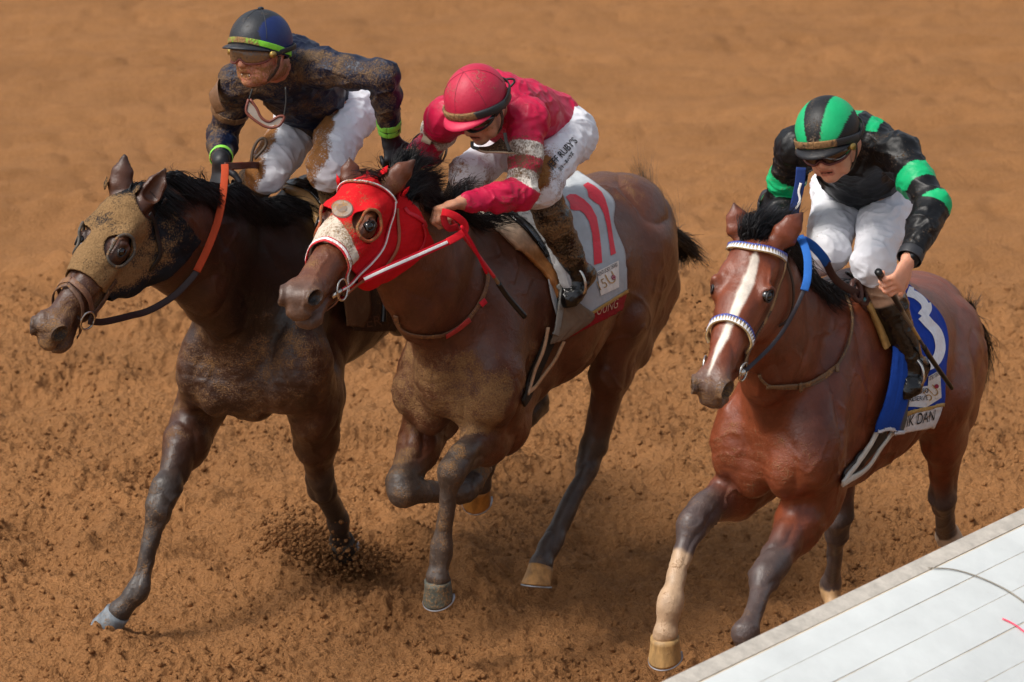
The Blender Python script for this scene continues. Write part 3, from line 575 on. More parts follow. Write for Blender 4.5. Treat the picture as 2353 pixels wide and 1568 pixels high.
    for q, s_ in (('L', 1), ('R', -1)):
        b0 = h(.005, s_ * .055, -.035); tp = tol(k, hpd(*o['ear' + q], tow(k, b0 + A3(*o.get('eard', (0, 0, 0)))))); ax = nrm(tp - b0)
        opn = nrm(o.get('open' + q, R[:, 2] * .8 + R[:, 1] * s_ * .7)); sd = nrm(np.cross(ax, opn)); L = np.linalg.norm(tp - b0)
        m1 = b0 + ax * L * .30; m2 = b0 + ax * L * .62
        f.B(b0, m1, (.034, .030), (.046, .028), side=sd, k=.02); f.B(m1, m2, (.046, .028), (.037, .021), side=sd, k=.01); f.B(m2, tp - ax * .008, (.037, .021), (.008, .007), side=sd, k=.01)
        f.B(b0 + ax * L * .22 + opn * .024, b0 + ax * L * .80 + opn * .012, (.029, .020), (.012, .009), side=sd, k=.008, sub=True)
        ears.append((b0, tp))
    for (c, r_, sub, kk) in o.get('extra', []): f.E(c, r_, k=kk, sub=sub)
    return f, J, h, R, s, ears, mk
def hoof_geo(fe, to):
    p = nrm(to - fe); fr = nrm(np.cross(p, YX)); sn = nrm(p * .80 - fr * .60); g = nrm(p * .60 + fr * .80); sd = np.cross(sn, g)
    c0 = fe + p * .112; rings = [(0, .050, .049, 0), (.012, .051, .049, .004), (.03, .054, .051, .012), (.060, .060, .056, .026), (.066, .061, .057, .028), (.066, .054, .050, .028), (.060, .045, .04, .028)]
    V = []; n = 28
    for (dz, rl, rw, fw) in rings:
        for a in np.arange(n) * 2 * math.pi / n:
            x = math.cos(a); zz_ = dz + (-.016 * x * (1 - dz / .07)); heel = 1 if x > -.4 else .88
            V.append(c0 + sn * zz_ + g * (fw + rl * x * heel) + sd * rw * math.sin(a) * (1 if x > -.2 else .93))
    F = [(i * n + j, i * n + (j + 1) % n, (i + 1) * n + (j + 1) % n, (i + 1) * n + j) for i in range(len(rings) - 1) for j in range(n)]
    F += [tuple(range(n))[::-1], tuple((len(rings) - 1) * n + j for j in range(n))]
    t = c0 + sn * .068 + g * .028
    shoe = []
    a = np.linspace(-2.35, 2.35, 30); P = np.array([t + g * .052 * math.cos(x) + sd * .049 * math.sin(x) for x in a]); shoe = ribbon(P, sn, .019, .006)
    return np.array(V), F, shoe
def make_horse(k, o):
    f, J, h, R, s, ears, mk = horse_field(k, o)
    F_, lo, hs = f.grid(.0072)
    V, F = nets(F_, lo, hs)
    n = f.grad(V, .004)
    # soft muscle and vein relief
    rid = lambda Q, o_, sd_: 1 - np.abs(fbm(Q, o_, sd_) * 2 - 1)
    V0 = V; vein = rid(V * 6.5 + (fbm(V * 14, 2, 3)[:, None] - .5) * .5, 2, 70 + k) ** 22 * sstep(.45, .6, fbm(V * 3., 2, 88 + k)); mus = rid(V * A3(4.5, 4.5, 3.2), 2, 40 + k)
    wr = rid(V * A3(9, 9, 26), 3, 44) ** 3 * (V[:, 0] > .1) * sstep(1.25, 1.0, V[:, 2])
    V = V + n * ((fbm(V * 9., 3, 5 + k) - .5) * .008 + vein * .0055 - (mus ** 5) * .013 - wr * .003)[:, None]
    base = A3(*o['coat']); col = np.tile(base, (len(V), 1)); mud = np.full(len(V), o.get('mud0', .0))
    def blend(w, c): 
        nonlocal col
        col = col * (1 - w[:, None]) + np.array(c) * w[:, None]
    nz = (fbm(V * 6., 4, 9 + k) - .5); nz2 = fbm(V * 22., 3, 19) - .5
    blend(sstep(.45, .65, fbm(V * 2.2, 3, 77 + k)) * .5, o.get('coat2', base * .6))
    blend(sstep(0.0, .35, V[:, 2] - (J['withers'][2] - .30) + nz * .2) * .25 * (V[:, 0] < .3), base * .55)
    if 'dark' in o: blend(.78 * sstep(1.02, 1.22, V[:, 2] + nz * .3) * sstep(.62, .40, V[:, 0] + (V[:, 2] - 1.3) * -.35 + nz * .2), lin('#17110e'))
    # black points on the legs
    for q in 'LR':
        for (a, b, c, d_, e) in ((J['el' + q], J['kn' + q], J['f' + q], J['t' + q], 'f'), (J['st' + q], J['hk' + q], J['hf' + q], J['ht' + q], 'h')):
            d0, t0 = segd(V, a, b); d1, t1 = segd(V, b, c); d2, t2 = segd(V, c, d_)
            near = (np.minimum(np.minimum(d0, d1), d2) < .10)
            w = np.where(d0 < np.minimum(d1, d2), sstep(.42 if e == 'f' else .62, .95, t0 + nz * .25), 1.) * near * (d0 < .12)
            w = np.maximum(w, (np.minimum(d1, d2) < .075) * 1.0 * (np.minimum(d1, d2) < d0 + .02))
            blend(w * o.get('points', .92), o.get('pcol', lin('#2b2521'))); mud = np.maximum(mud, w * (.24 + nz * .5))
            so = o.get('sock', {}).get(e + q)
            if so:
                tt = np.where(d1 < d2, t1, 1.); ww = sstep(so[0] - .03, so[0] + .03, tt + nz2 * .12) * (np.minimum(d1, d2) < .075) * (np.minimum(d1, d2) <= d0)
                blend(ww, so[1])
    ha = (V - A3(*HD[k]['o'])) @ R / s; onh = (ha[:, 0] > -.02) & (ha[:, 0] < .7) & (np.abs(ha[:, 1]) < .13) & (ha[:, 2] > -.3)
    blend(onh * sstep(.44, .60, ha[:, 0] + nz2 * .05) * .75, o.get('muzzle', lin('#4a3d36')))
    for s_ in (1, -1):
        blend(onh * sstep(.030, .020, np.linalg.norm(V - mk['n', s_], axis=1)) * .97, lin('#100a08')); blend(onh * sstep(.042, .028, np.linalg.norm(V - mk['n', s_], axis=1)) * .4, lin('#2a201b'))
        blend(onh * sstep(.036, .018, np.linalg.norm(V - mk['e', s_], axis=1)) * .45, lin('#1b1310'))
    if 'blaze' in o: blend(onh * o['blaze'](ha, nz2), lin('#d8cdbf'))
    for b0, tp in ears:
        d0, t0 = segd(V, b0, tp); blend((d0 < .045) * sstep(.65, 1., t0) * .7, lin('#2a1d17'))
    for (c, rad, m, sc_) in o.get('muds', []):
        d_ = np.linalg.norm((V - A3(*c)) / A3(*rad), axis=1); mud = np.maximum(mud, m * sstep(1.15, .5, d_ + nz * sc_))
    if 'mudfn' in o: mud = o['mudfn'](V, ha, onh, nz, mud, n)
    base_w = tow(k, A3(-.1, 0, 0)); base_w[2] = 0
    root = thing('racehorse', o['label'], 'horse', tuple(base_w))
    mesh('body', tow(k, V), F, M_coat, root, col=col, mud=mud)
    for s_ in (1, -1):
        q_, g_, RR = mk['e', s_], mk['g', s_], mk['R', s_]
        v, g = ball(q_ - g_ * .0155, .0200, RR, 20, 14); mesh('eye', tow(k, v), g, M_eye, root)
        lid = np.array([q_ - g_ * .0005 + RR[:, 0] * .0225 * math.cos(a) + RR[:, 1] * .0125 * math.sin(a) for a in np.linspace(0, 2 * math.pi, 25)])
        v, g = tube(lid, .0032, 6, False); mesh('eyelid', tow(k, v), g, M_coat, root, col=lin('#1d1512'), mud=o.get('lidmud', .2))
    for q in 'LR':
        for e, (a, b) in (('f' + q, ('f' + q, 't' + q)), ('h' + q, ('hf' + q, 'ht' + q))):
            v, g, (sv, sg) = hoof_geo(J[a], J[b]); hc = o.get('hoofs', {}).get(e, (lin('#5a564f'), .2))
            ho_ = mesh('hoof', tow(k, v), g, M_hoof, root, col=hc[0], mud=hc[1]); mesh('horseshoe', tow(k, sv), sg, M_shoe, ho_)
    HP_[k] = dict(f=f, J=J, h=h, R=R, s=s, ears=ears, root=root, mk=mk, bvh=BVHTree.FromPolygons([Vector(v) for v in tow(k, V)], [tuple(q) for q in F.tolist()]))
    return root
def hit(k, px, py, off=.004):
    """world point and normal on horse k's body seen at that place of the photograph"""
    o, d = ray(px, py); p, n, i, t = HP_[k]['bvh'].ray_cast(Vector(o), Vector(nrm(d)))
    if p is None: return None
    return np.array(p) + np.array(n) * off, np.array(n)
def hair(k, name, curves, nper, spread, width, col, root, seed=1, tipspread=2., jl=.15, wav=.01):
    """curves: list of local control polylines; each gives nper strands"""
    r = np.random.default_rng(seed); VV = []; FF = []; CC = []; nv = 0; m = 11
    for cu in curves:
        cu = np.asarray(cu, float)
        for _ in range(nper):
            o0 = r.normal(size=3) * spread; o1 = o0 * tipspread * r.uniform(.4, 1.2) + r.normal(size=3) * spread * .8
            L = 1 - abs(r.normal()) * jl; L = max(L, .35)
            P = spline(cu, m); t = np.linspace(0, 1, m)
            idx = t * L * (m - 1); i0 = np.minimum(idx.astype(int), m - 2); fr = (idx - i0)[:, None]; P = P[i0] * (1 - fr) + P[i0 + 1] * fr
            P = P + o0 * (1 - t)[:, None] + o1 * (t ** 1.3)[:, None] + (np.sin(t * r.uniform(3, 9) + r.uniform(0, 6)) * wav * t)[:, None] * r.normal(size=3)
            T = np.gradient(P, axis=0); S = np.cross(T, r.normal(size=3)); S /= np.linalg.norm(S, axis=1, keepdims=True) + 1e-9
            w = (width * (1 - t ** 2 * .85) * r.uniform(.6, 1.3))[:, None] * .5
            N_ = np.cross(S, T); N_ /= np.linalg.norm(N_, axis=1, keepdims=True) + 1e-9
            VV.append(np.stack([P - S * w, P + S * w, P + N_ * w * .9], 1).reshape(-1, 3)); c = np.array(col) * r.uniform(.6, 1.5)
            CC.append(np.tile(c, (m * 3, 1)))
            a = np.arange(m - 1)[:, None] * 3 + nv; FF.append(np.vstack([np.hstack([a, a + 1, a + 4, a + 3]), np.hstack([a + 1, a + 2, a + 5, a + 4]), np.hstack([a + 2, a, a + 3, a + 5])])); nv += m * 3
    return mesh(name, tow(k, np.vstack(VV)), np.vstack(FF), M_mane, root, col=np.vstack(CC))

TAN = lin('#b08a63')
def blaze3(ha, nz):
    c = .012 - .010 * sstep(.1, .5, ha[:, 0]) + .010 * np.sin(ha[:, 0] * 9); w = np.interp(ha[:, 0], [.075, .10, .17, .24, .33, .40, .46, .52, .60], [.0, .015, .017, .018, .012, .014, .008, .004, .0])
    return sstep(.004, -.004, np.abs(ha[:, 1] - c) - w - nz * .010) * (ha[:, 2] > -.075) * sstep(.66, .6, ha[:, 0])
def mud1(V, ha, onh, nz, mud, n):
    m = np.maximum(mud, .36 * sstep(.0, .7, n[:, 0] + nz) * (V[:, 0] > .0) * (V[:, 2] < 1.45))
    m = np.maximum(m, onh * (.36 + nz * .5) * (ha[:, 0] > .30)); return m
def mud2(V, ha, onh, nz, mud, n):
    m = np.maximum(mud, (.56 + nz * .45) * sstep(.0, .65, n[:, 0] + nz * .8) * (V[:, 0] > .05) * sstep(1.25, 1.05, V[:, 2] + nz * .3) * (.72 + .28 * sstep(.75, .9, V[:, 2])))
    m = np.maximum(m, .40 * sstep(.3, .9, n[:, 2]) * (V[:, 0] < -.4) * (V[:, 2] > 1.2)); m = np.maximum(m, onh * (.34 + nz * .5)); return m
def mud3(V, ha, onh, nz, mud, n):
    m = np.maximum(mud, .34 * sstep(.1, .9, n[:, 0] + nz) * (V[:, 0] > .05) * (V[:, 2] < 1.15)); return np.maximum(m, onh * (.16 + .3 * sstep(.42, .6, ha[:, 0])))
H1 = make_horse(0, dict(label='dark brown racehorse in a mud-covered black hood, leftmost of the three', coat=lin('#47291a'), coat2=lin('#241813'), mud0=.12, mudfn=mud1, nmo=(0, 0, .07),
    J={'croup': (-.94, 0, 1.37), 'dock': (-1.22, 0, 1.20), 'hipL': (-1., .17, 1.15), 'hipR': (-1., -.17, 1.15), 'stL': (-.75, .2, .93), 'stR': (-.78, -.2, .93), 'hkL': (-1.1, .18, .72), 'hkR': (-1.2, -.15, .72), 'hfL': (-1.45, .17, .62), 'hfR': (-1.5, -.15, .60), 'htL': (-1.57, .17, .48), 'htR': (-1.62, -.15, .46)},
    openR=A3(-.75, -.5, -.3), dark=1, earL=(383, 384), earR=(288, 355), pcol=lin('#39322e'), muzzle=lin('#4b3a30'),
    muds=[((.35, 0, 1.0), (.25, .35, .35), .42, .5), ((.2, -.2, .8), (.2, .2, .25), .4, .5), ((.3, .3, 1.1), (.25, .2, .3), .42, .5)],
    hoofs={'fR': (lin('#6d747a'), .30), 'fL': (lin('#3d3a36'), .4)}))
H2 = make_horse(1, dict(J={'dock': (-1.17, .02, 1.27), 'croup': (-.93, -.01, 1.53), 'hipL': (-.88, .16, 1.2), 'hipR': (-.95, -.17, 1.27), 'stL': (-.68, .17, 1.04), 'stR': (-.72, -.19, 1.13)}, openR=A3(-.75, -.5, -.3), openL=A3(-.7, -.3, .1), label='bay racehorse in a bright red hood, running between the two others', coat=lin('#60341f'), coat2=lin('#44261a'), mud0=.08, mudfn=mud2,
    earL=(955, 365), earR=(802, 357), pcol=lin('#423a34'), muzzle=lin('#5a463a'),
    muds=[((.1, .3, 1.0), (.22, .2, .25), .5, .6), ((.15, .1, .6), (.5, .3, .12), .30, .6), ((-.05, .3, 1.25), (.2, .2, .2), .35, .6)],
    hoofs={'hL': (lin('#a97c46'), .3), 'hR': (lin('#a8702f'), .25), 'fL': (lin('#43473f'), .42), 'fR': (lin('#55544d'), .5)}))
H3 = make_horse(2, dict(label='reddish bay racehorse with a white blaze and bare face, rightmost', J={'dock': (-1.25, -.03, 1.24), 'croup': (-.96, -.05, 1.42)}, coat=lin('#723820'), coat2=lin('#522514'), mud0=.0, mudfn=mud3,
    openR=A3(-.8, -.4, -.3), openL=A3(-.6, -.6, -.3), earL=(1849, 484), earR=(1685, 463), pcol=lin('#4b4341'), muzzle=lin('#5c5148'), blaze=blaze3,
    sock={'fR': (.45, lin('#b39678')), 'hL': (.85, lin('#c9b9a5')), 'hR': (.95, lin('#b79268'))},
    muds=[((.4, -.2, .9), (.2, .2, .25), .3, .5)], hoofs={'fR': (lin('#a98655'), .3), 'fL': (lin('#4d4844'), .3)}))

# ================================================================== hoods, bridles, saddles and cloths
M_leather = mat('brown_leather', None, rough=.5, var=.25, vscale=40, bump=(120, .001), mud=True, mudc=lin('#967049'), spec=.4)
M_cloth = mat('woven_cloth', None, rough=.85, var=.10, vscale=12, bump=(90, .0012), bump2=(18, .006), mud=True, mudc=lin('#806443'), spec=.15, mudfine=1.4)
M_steel = mat('bit_steel', lin('#c9c5bd'), rough=.25, metal=1., var=.1, bump=None)
M_gloss = mat('glossy_black', lin('#0d0e10'), rough=.12, var=.3, bump=(30, .004), spec=.6, mud=True)
M_print = mat('printed_mark', None, rough=.7, var=.12, vscale=60, bump=None, mud=True, mudc=lin('#8f6d49'))
def clip_shell(fld, reg, h_, off, th, lo, hi):
    F_, lo, h_ = fld.grid(h_, 0., lo, hi); P = fld.gpoints(F_, lo, h_).reshape(-1, 3); v = np.abs(F_.ravel() - off) - th
    near = v < .03; r = np.full(len(v), 1.); r[near] = reg(P[near]); F2 = np.maximum(v, r).reshape(F_.shape).astype(np.float32)
    return nets(F2, lo, h_)
def strap(k, name, pts, w, col, mud=.1, off=.006, t=.004, root=None, n=50, m=None, head=True, smoothn=3):
    """band laid on the body; pts in head coordinates (head=True) or body coordinates"""
    H = HP_[k]; P = np.array([H['h'](*p) for p in pts]) if head else np.array(pts, float)
    P = spline(P, n); P = H['f'].proj(P, off)
    for _ in range(smoothn): P[1:-1] = P[1:-1] * .5 + (P[2:] + P[:-2]) * .25
    Nn = H['f'].grad(P, .006); V, F = ribbon(tow(k, P), Nn @ FR[k][1].T, w, t)
    return mesh(name, V, F, m or M_leather, root, col=col, mud=mud)
def strap_px(k, name, px, w, col, mud=.1, off=.006, t=.004, root=None, n=40, m=None):
    P = []; Nn = []
    for (x, y) in spline(np.array(px, float), n):
        hh = hit(k, x, y, off)
        if hh: P.append(hh[0]); Nn.append(hh[1])
    P = np.array(P); Nn = np.array(Nn)
    for _ in range(3): P[1:-1] = P[1:-1] * .5 + (P[2:] + P[:-2]) * .25; Nn[1:-1] = Nn[1:-1] * .5 + (Nn[2:] + Nn[:-2]) * .25
    V, F = ribbon(P, Nn, w, t); return mesh(name, V, F, m or M_leather, root, col=col, mud=mud)
def smooth_line(px, n=30): return spline(np.array(px, float), n)
def patch(k, name, A, B, m, root, off=.008, nu=46, nv=26, th=.004, col=None, mud=.1, colfn=None, bulge=0., relax=3):
    """cloth or leather piece between two lines of the photograph, laid on the body of horse k"""
    A = smooth_line(A, nu); B = smooth_line(B, nu); G = np.full((nu, nv, 3), np.nan); Nn = np.zeros((nu, nv, 3))
    for i in range(nu):
        for j in range(nv):
            p = A[i] + (B[i] - A[i]) * j / (nv - 1); hh = hit(k, p[0], p[1], 0)
            if hh: G[i, j] = hh[0]; Nn[i, j] = hh[1]
    px = A[:, None] + (B - A)[:, None] * np.linspace(0, 1, nv)[None, :, None]
    ok = ~np.isnan(G[..., 0]); ii = np.argwhere(ok)
    for i, j in np.argwhere(~ok):
        q = ii[np.argmin(((px[ii[:, 0], ii[:, 1]] - px[i, j]) ** 2).sum(1))]; G[i, j] = hpd(px[i, j][0], px[i, j][1], G[q[0], q[1]]); Nn[i, j] = Nn[q[0], q[1]]
    for _ in range(relax):
        for X in (G, Nn):
            X[1:-1, 1:-1] = X[1:-1, 1:-1] * .4 + (X[2:, 1:-1] + X[:-2, 1:-1] + X[1:-1, 2:] + X[1:-1, :-2]) * .15
    Nn /= np.linalg.norm(Nn, axis=-1, keepdims=True) + 1e-9
    u = np.linspace(0, 1, nu)[:, None, None]; v = np.linspace(0, 1, nv)[None, :, None]
    G = G + Nn * (off + bulge * np.sin(math.pi * v) * np.sin(math.pi * np.clip(u * 1.0, 0.02, .98)) ** .3)
    fold = (fbm(np.stack([(u * 5 + 0 * v).ravel(), (v * 14 + 0 * u).ravel()], 1), 3, 90 + k) - .5).reshape(nu, nv, 1) * .008; G = G + Nn * fold
    I = np.arange(nu * nv).reshape(nu, nv); F = np.stack([I[:-1, :-1].ravel(), I[1:, :-1].ravel(), I[1:, 1:].ravel(), I[:-1, 1:].ravel()], 1)
    V = G.reshape(-1, 3); fn = np.cross(V[F[0, 1]] - V[F[0, 0]], V[F[0, 3]] - V[F[0, 0]]); 
    if fn @ Nn.reshape(-1, 3)[F[0, 0]] < 0: F = F[:, ::-1]
    c = col if colfn is None else colfn(np.broadcast_to(u, (nu, nv, 1)).reshape(-1), np.broadcast_to(v, (nu, nv, 1)).reshape(-1))
    o = mesh(name, V, F, m, root, col=c, mud=mud)
    md = o.modifiers.new('thickness', 'SOLIDIFY'); md.thickness = th; md.offset = 0
    return o, BVHTree.FromPolygons([Vector(x) for x in V], [tuple(int(q) for q in f) for f in F])
def decal(name, V2, F2, bvh, m, root, col, off=.0045, mud=.0, maxe=10.):
    bm = bmesh.new(); vs = [bm.verts.new((x, y, 0)) for x, y in V2]
    for f in F2:
        try: bm.faces.new([vs[i] for i in f])
        except Exception: pass
    bmesh.ops.triangulate(bm, faces=bm.faces[:])
    for _ in range(5):
        es = [e for e in bm.edges if e.calc_length() > maxe]
        if not es: break
        bmesh.ops.subdivide_edges(bm, edges=es, cuts=1, use_grid_fill=False); bmesh.ops.triangulate(bm, faces=bm.faces[:])
    bm.verts.index_update(); V = []; bad = set()
    for i, v in enumerate(bm.verts):
        o, d = ray(v.co.x, v.co.y); p, n, _, t = bvh.ray_cast(Vector(o), Vector(nrm(d)))
        if p is None: bad.add(i); V.append((0, 0, 0)); continue
        n = np.array(n); n = n if n @ d < 0 else -n; V.append(np.array(p) + n * off)
    F = [[v.index for v in f.verts] for f in bm.faces if not any(v.index in bad for v in f.verts)]; bm.free()
    if not F: return None
    us = sorted({i for f in F for i in f}); mp = {a: b for b, a in enumerate(us)}
    return mesh(name, [V[i] for i in us], [tuple(mp[i] for i in f) for f in F], m, root, smooth=False, col=col, mud=mud)
FONT_SER = None
def text2d(s, org, ex, ey, size=1., serif=False, shear=0., bold=0.):
    """outline letters of the text, laid along ex with up vector ey in photograph pixels"""
    cu = bpy.data.curves.new('t', 'FONT'); cu.body = s; cu.size = size; cu.fill_mode = 'FRONT'; cu.resolution_u = 3; cu.offset = bold; cu.shear = shear
    o = bpy.data.objects.new('t', cu); me = o.to_mesh(); V = np.array([v.co[:2] for v in me.vertices]); F = [tuple(p.vertices) for p in me.polygons]; o.to_mesh_clear()
    bpy.data.objects.remove(o); bpy.data.curves.remove(cu)
    if len(V) == 0: return np.zeros((0, 2)), []
    if serif:     # small feet on the stems
        pass
    return np.array(org)[None] + V[:, :1] * np.array(ex)[None] + V[:, 1:] * np.array(ey)[None], F
def textfit(s, p0, p1, hgt, **kw):
    """text stretched from pixel p0 to p1 with cap height hgt pixels (upright to the line, leaning with lean)"""
    V, F = text2d(s, (0, 0), (1, 0), (0, 1), bold=kw.get('bold', 0.)); x0, x1 = V[:, 0].min(), V[:, 0].max(); yh = .69
    p0, p1 = np.array(p0, float), np.array(p1, float); ex = (p1 - p0) / (x1 - x0); u = nrm(ex); up = np.array(kw.get('up', (u[1], -u[0]))); ey = up / np.linalg.norm(up) * hgt / yh
    return p0 + (V[:, :1] - x0) * ex + V[:, 1:] * ey, F
def disc2d(c, rx, ry=None, n=26, hole=None, rot=0.):
    ry = ry or rx; a = np.linspace(0, 2 * math.pi, n, endpoint=False); P = np.stack([np.cos(a) * rx, np.sin(a) * ry], 1)
    if hole: 
        Q = P * hole; V = np.vstack([P, Q]) + c; return V, [(i, (i + 1) % n, n + (i + 1) % n, n + i) for i in range(n)]
    return P + c, [tuple(range(n))]
WHT, GOLD, CRM = lin('#e8e6e4'), lin('#b89040'), lin('#c9b28c')

# ---------------------------------------------------------------- hoods
def hood(k, front, edge_low, colfn, mudfn, label):
    H = HP_[k]; R, s, o = H['R'], H['s'], A3(*HD[k]['o'])
    ext = [((H['ears'][i][0]), nrm(H['ears'][i][1] - H['ears'][i][0])) for i in (0, 1)]
    def reg(P):
        q = (P - o) @ R / s; a, l, d = q.T
        r = a - (front + edge_low * np.clip(-d - .06, 0, .2)); r = np.maximum(r, -(a + .055 + .10 * np.clip(-d - .05, 0, .3)))
        r = np.maximum(r, -d - .30)
        for s_ in (1, -1):
            w = P - H['mk']['e', s_]; g = H['mk']['g', s_]; w = w - (w @ g)[:, None] * g * .7; r = np.maximum(r, .057 - np.linalg.norm(w, axis=1))
        for b0, ax in ext:
            w = P - b0; t = w @ ax; e = np.linalg.norm(w - t[:, None] * ax, axis=1); r = np.maximum(r, np.where(t > -.03, .050 - e, -1))
        return r * s
    c = H['h'](.14, 0, -.12); V, F = clip_shell(H['f'], reg, .0036, .0060, .0036, c - .30, c + .30)
    n = H['f'].grad(V); q = (V - o) @ R / s; V = V + n * ((fbm(V * A3(14, 14, 34), 3, 61) - .45) * .010)[:, None] * (np.abs(q[:, 1]) < 1)[:, None]
    return mesh('hood', tow(k, V), F, M_cloth, H['root'], col=colfn(q), mud=mudfn(q), label=label), q
def eyering(k, m, col, mud):
    H = HP_[k]
    for s_ in (1, -1):
        q = H['mk']['e', s_]; RR = H['mk']['R', s_]; P = np.array([q + .059 * (RR[:, 0] * math.cos(a) + RR[:, 1] * math.sin(a)) for a in np.linspace(0, 2 * math.pi, 41)])
        V, F = tube(tow(k, H['f'].proj(P, .011)), .0058, 8, False); mesh('hood_eye_rim', V, F, m, hoodo[k], col=col, mud=mud)
hoodo = {}
hoodo[0], _ = hood(0, .345, -.25, lambda q: np.where((q[:, 0] < .02 + 0 * q[:, 0])[:, None], lin('#15181d'), lin('#1d2026')), lambda q: np.clip(.56 * sstep(-.20, -.02, q[:, 2] - q[:, 0] * .5 + .20) + .10 - .30 * sstep(.10, -.03, q[:, 0] + .2 * q[:, 2]) + (fbm(q * 14., 3, 6) - .5) * .5, 0, .75), 'black hood caked with tan mud, with round eye openings')
def redcol(q):
    c = np.tile(lin('#c4161e'), (len(q), 1)); w = (q[:, 2] > -.075 + 1.1 * (.335 - q[:, 0]) - .10) & (q[:, 0] > .17) & (np.abs(q[:, 1]) < .085); w = (q[:, 0] > .215 + np.abs(q[:, 1] + .03) * .8) & (q[:, 2] > -.09)
    c[w] = lin('#cdbfae'); return c
hoodo[1], _ = hood(1, .345, -.40, redcol, lambda q: np.clip(.27 * sstep(-.16, -.0, q[:, 2]) + .14 * (q[:, 0] > .20) - .1 * sstep(.08, 0, q[:, 0]), 0, .6) + .02, 'bright red hood with a pale nose panel and round eye openings')
eb = BVHTree.FromPolygons([Vector(v.co) + HP_[1]['root'].location for v in hoodo[1].data.vertices], [tuple(p.vertices) for p in hoodo[1].data.polygons])
for rx_, cc, of_, md_ in ((26, '#6e463c', .002, .3), (23, '#94867a', .0035, .44), (12, '#6f635b', .005, .46)):
    V2, F2 = disc2d(np.array([786., 481.]), rx_, rx_ * .82); decal('round_emblem', V2, F2, eb, M_print, hoodo[1], lin(cc), off=of_, mud=md_)
eyering(0, M_leather, lin('#4a443c'), .35); eyering(1, M_cloth, lin('#a8452c'), .5)

# ---------------------------------------------------------------- bridles
def base_of(k, a): p = tow(k, HP_[k]['h'](*a)); return p
def bitring(k, a, l_, r, root, name='bit_ring'):
    c = HP_[k]['h'](*a); c = HP_[k]['f'].proj(c[None], .014)[0]; nn = HP_[k]['f'].grad(c[None])[0]
    V, F = torus(tow(k, c), nn @ FR[k][1].T, r, .0042); return mesh(name, V, F, M_steel, root), c
BR1 = thing('bridle', 'muddy brown leather bridle with orange rubber rein on the black-hooded horse', 'bridle', tuple(base_of(0, (.3, 0, -.2))))
for s_ in (1, -1):
    strap(0, 'noseband', [(.385, 0, .01), (.40, s_ * .05, -.04), (.41, s_ * .065, -.11), (.41, s_ * .03, -.18)], .022, lin('#6a4a38'), .35, root=BR1, n=30)
    strap(0, 'lower_noseband', [(.405, 0, .0), (.44, s_ * .055, -.05), (.475, s_ * .06, -.11), (.50, s_ * .03, -.17)], .014, lin('#5a4030'), .35, root=BR1, n=30)
    strap(0, 'cheekpiece', [(.27, s_ * .08, -.12), (.36, s_ * .07, -.135), (.44, s_ * .06, -.125)], .018, lin('#4a3428'), .35, root=BR1, n=24, off=.010)
    _, bc1 = bitring(0, (.455, s_ * .07, -.12), 0, .032, BR1)
bl = HP_[0]['f'].proj(HP_[0]['h'](.455, .07, -.12)[None], .016)[0]
rp = [tow(0, bl)] + [hit(0, *q, .03)[0] if hit(0, *q, .03) else None for q in ()]
def airline(k, pts, n=50): return spline(np.array([tow(k, hp(k, x, y, yy)) for x, y, yy in pts]), n)
def flatten_normals(P, toward=(0, -1, .3)):
    T = np.gradient(P, axis=0); T /= np.linalg.norm(T, axis=1, keepdims=True); t = np.array(toward, float); Nn = t - (T @ t)[:, None] * T; return Nn / np.linalg.norm(Nn, axis=1, keepdims=True)
yb = bl[1]
P = airline(0, [(*px_of(tow(0, bl)), yb), (238, 740, yb), (300, 726, yb + .02), (345, 713, yb + .05), (400, 680, yb + .09), (440, 640, yb + .12), (456, 618, yb + .13)], 40); V, F = ribbon(P, flatten_normals(P), .024, .005); mesh('rein', V, F, M_leather, BR1, col=lin('#2a1a18'), mud=.05)
P = airline(0, [(452, 624, yb + .13), (478, 570, yb + .14), (500, 510, yb + .13), (512, 450, yb + .11), (517, 400, yb + .08), (517, 380, yb + .06)], 40); V, F = ribbon(P, flatten_normals(P), .027, .006); mesh('rein_grip', V, F, M_cloth, BR1, col=lin('#a54226'), mud=.05)
P = airline(0, [(517, 382, yb + .06), (545, 382, yb), (580, 380, -.05), (612, 384, -.08), (615, 390, -.10), (600, 394, -.13)], 30); V, F = ribbon(P, A3(0, -.4, 1) * 0 + flatten_normals(P), .024, .006); mesh('rein_loop', V, F, M_leather, BR1, col=lin('#5b2a20'), mud=.0)
for (a, b_) in (((530, 384), (560, 382)),):
    P = airline(0, [(a[0], a[1], yb), (b_[0], b_[1], yb - .05)], 8); V, F = ribbon(P + A3(0, -.008, .004), flatten_normals(P), .027, .003); mesh('rein_band', V, F, M_cloth, BR1, col=lin('#b34a2c'), mud=0.)
strap(0, 'throatlatch', [(.03, .085, -.03), (.04, .085, -.10), (.06, .07, -.2), (.08, .0, -.27)], .016, lin('#1d1917'), .1, root=BR1, off=.016)

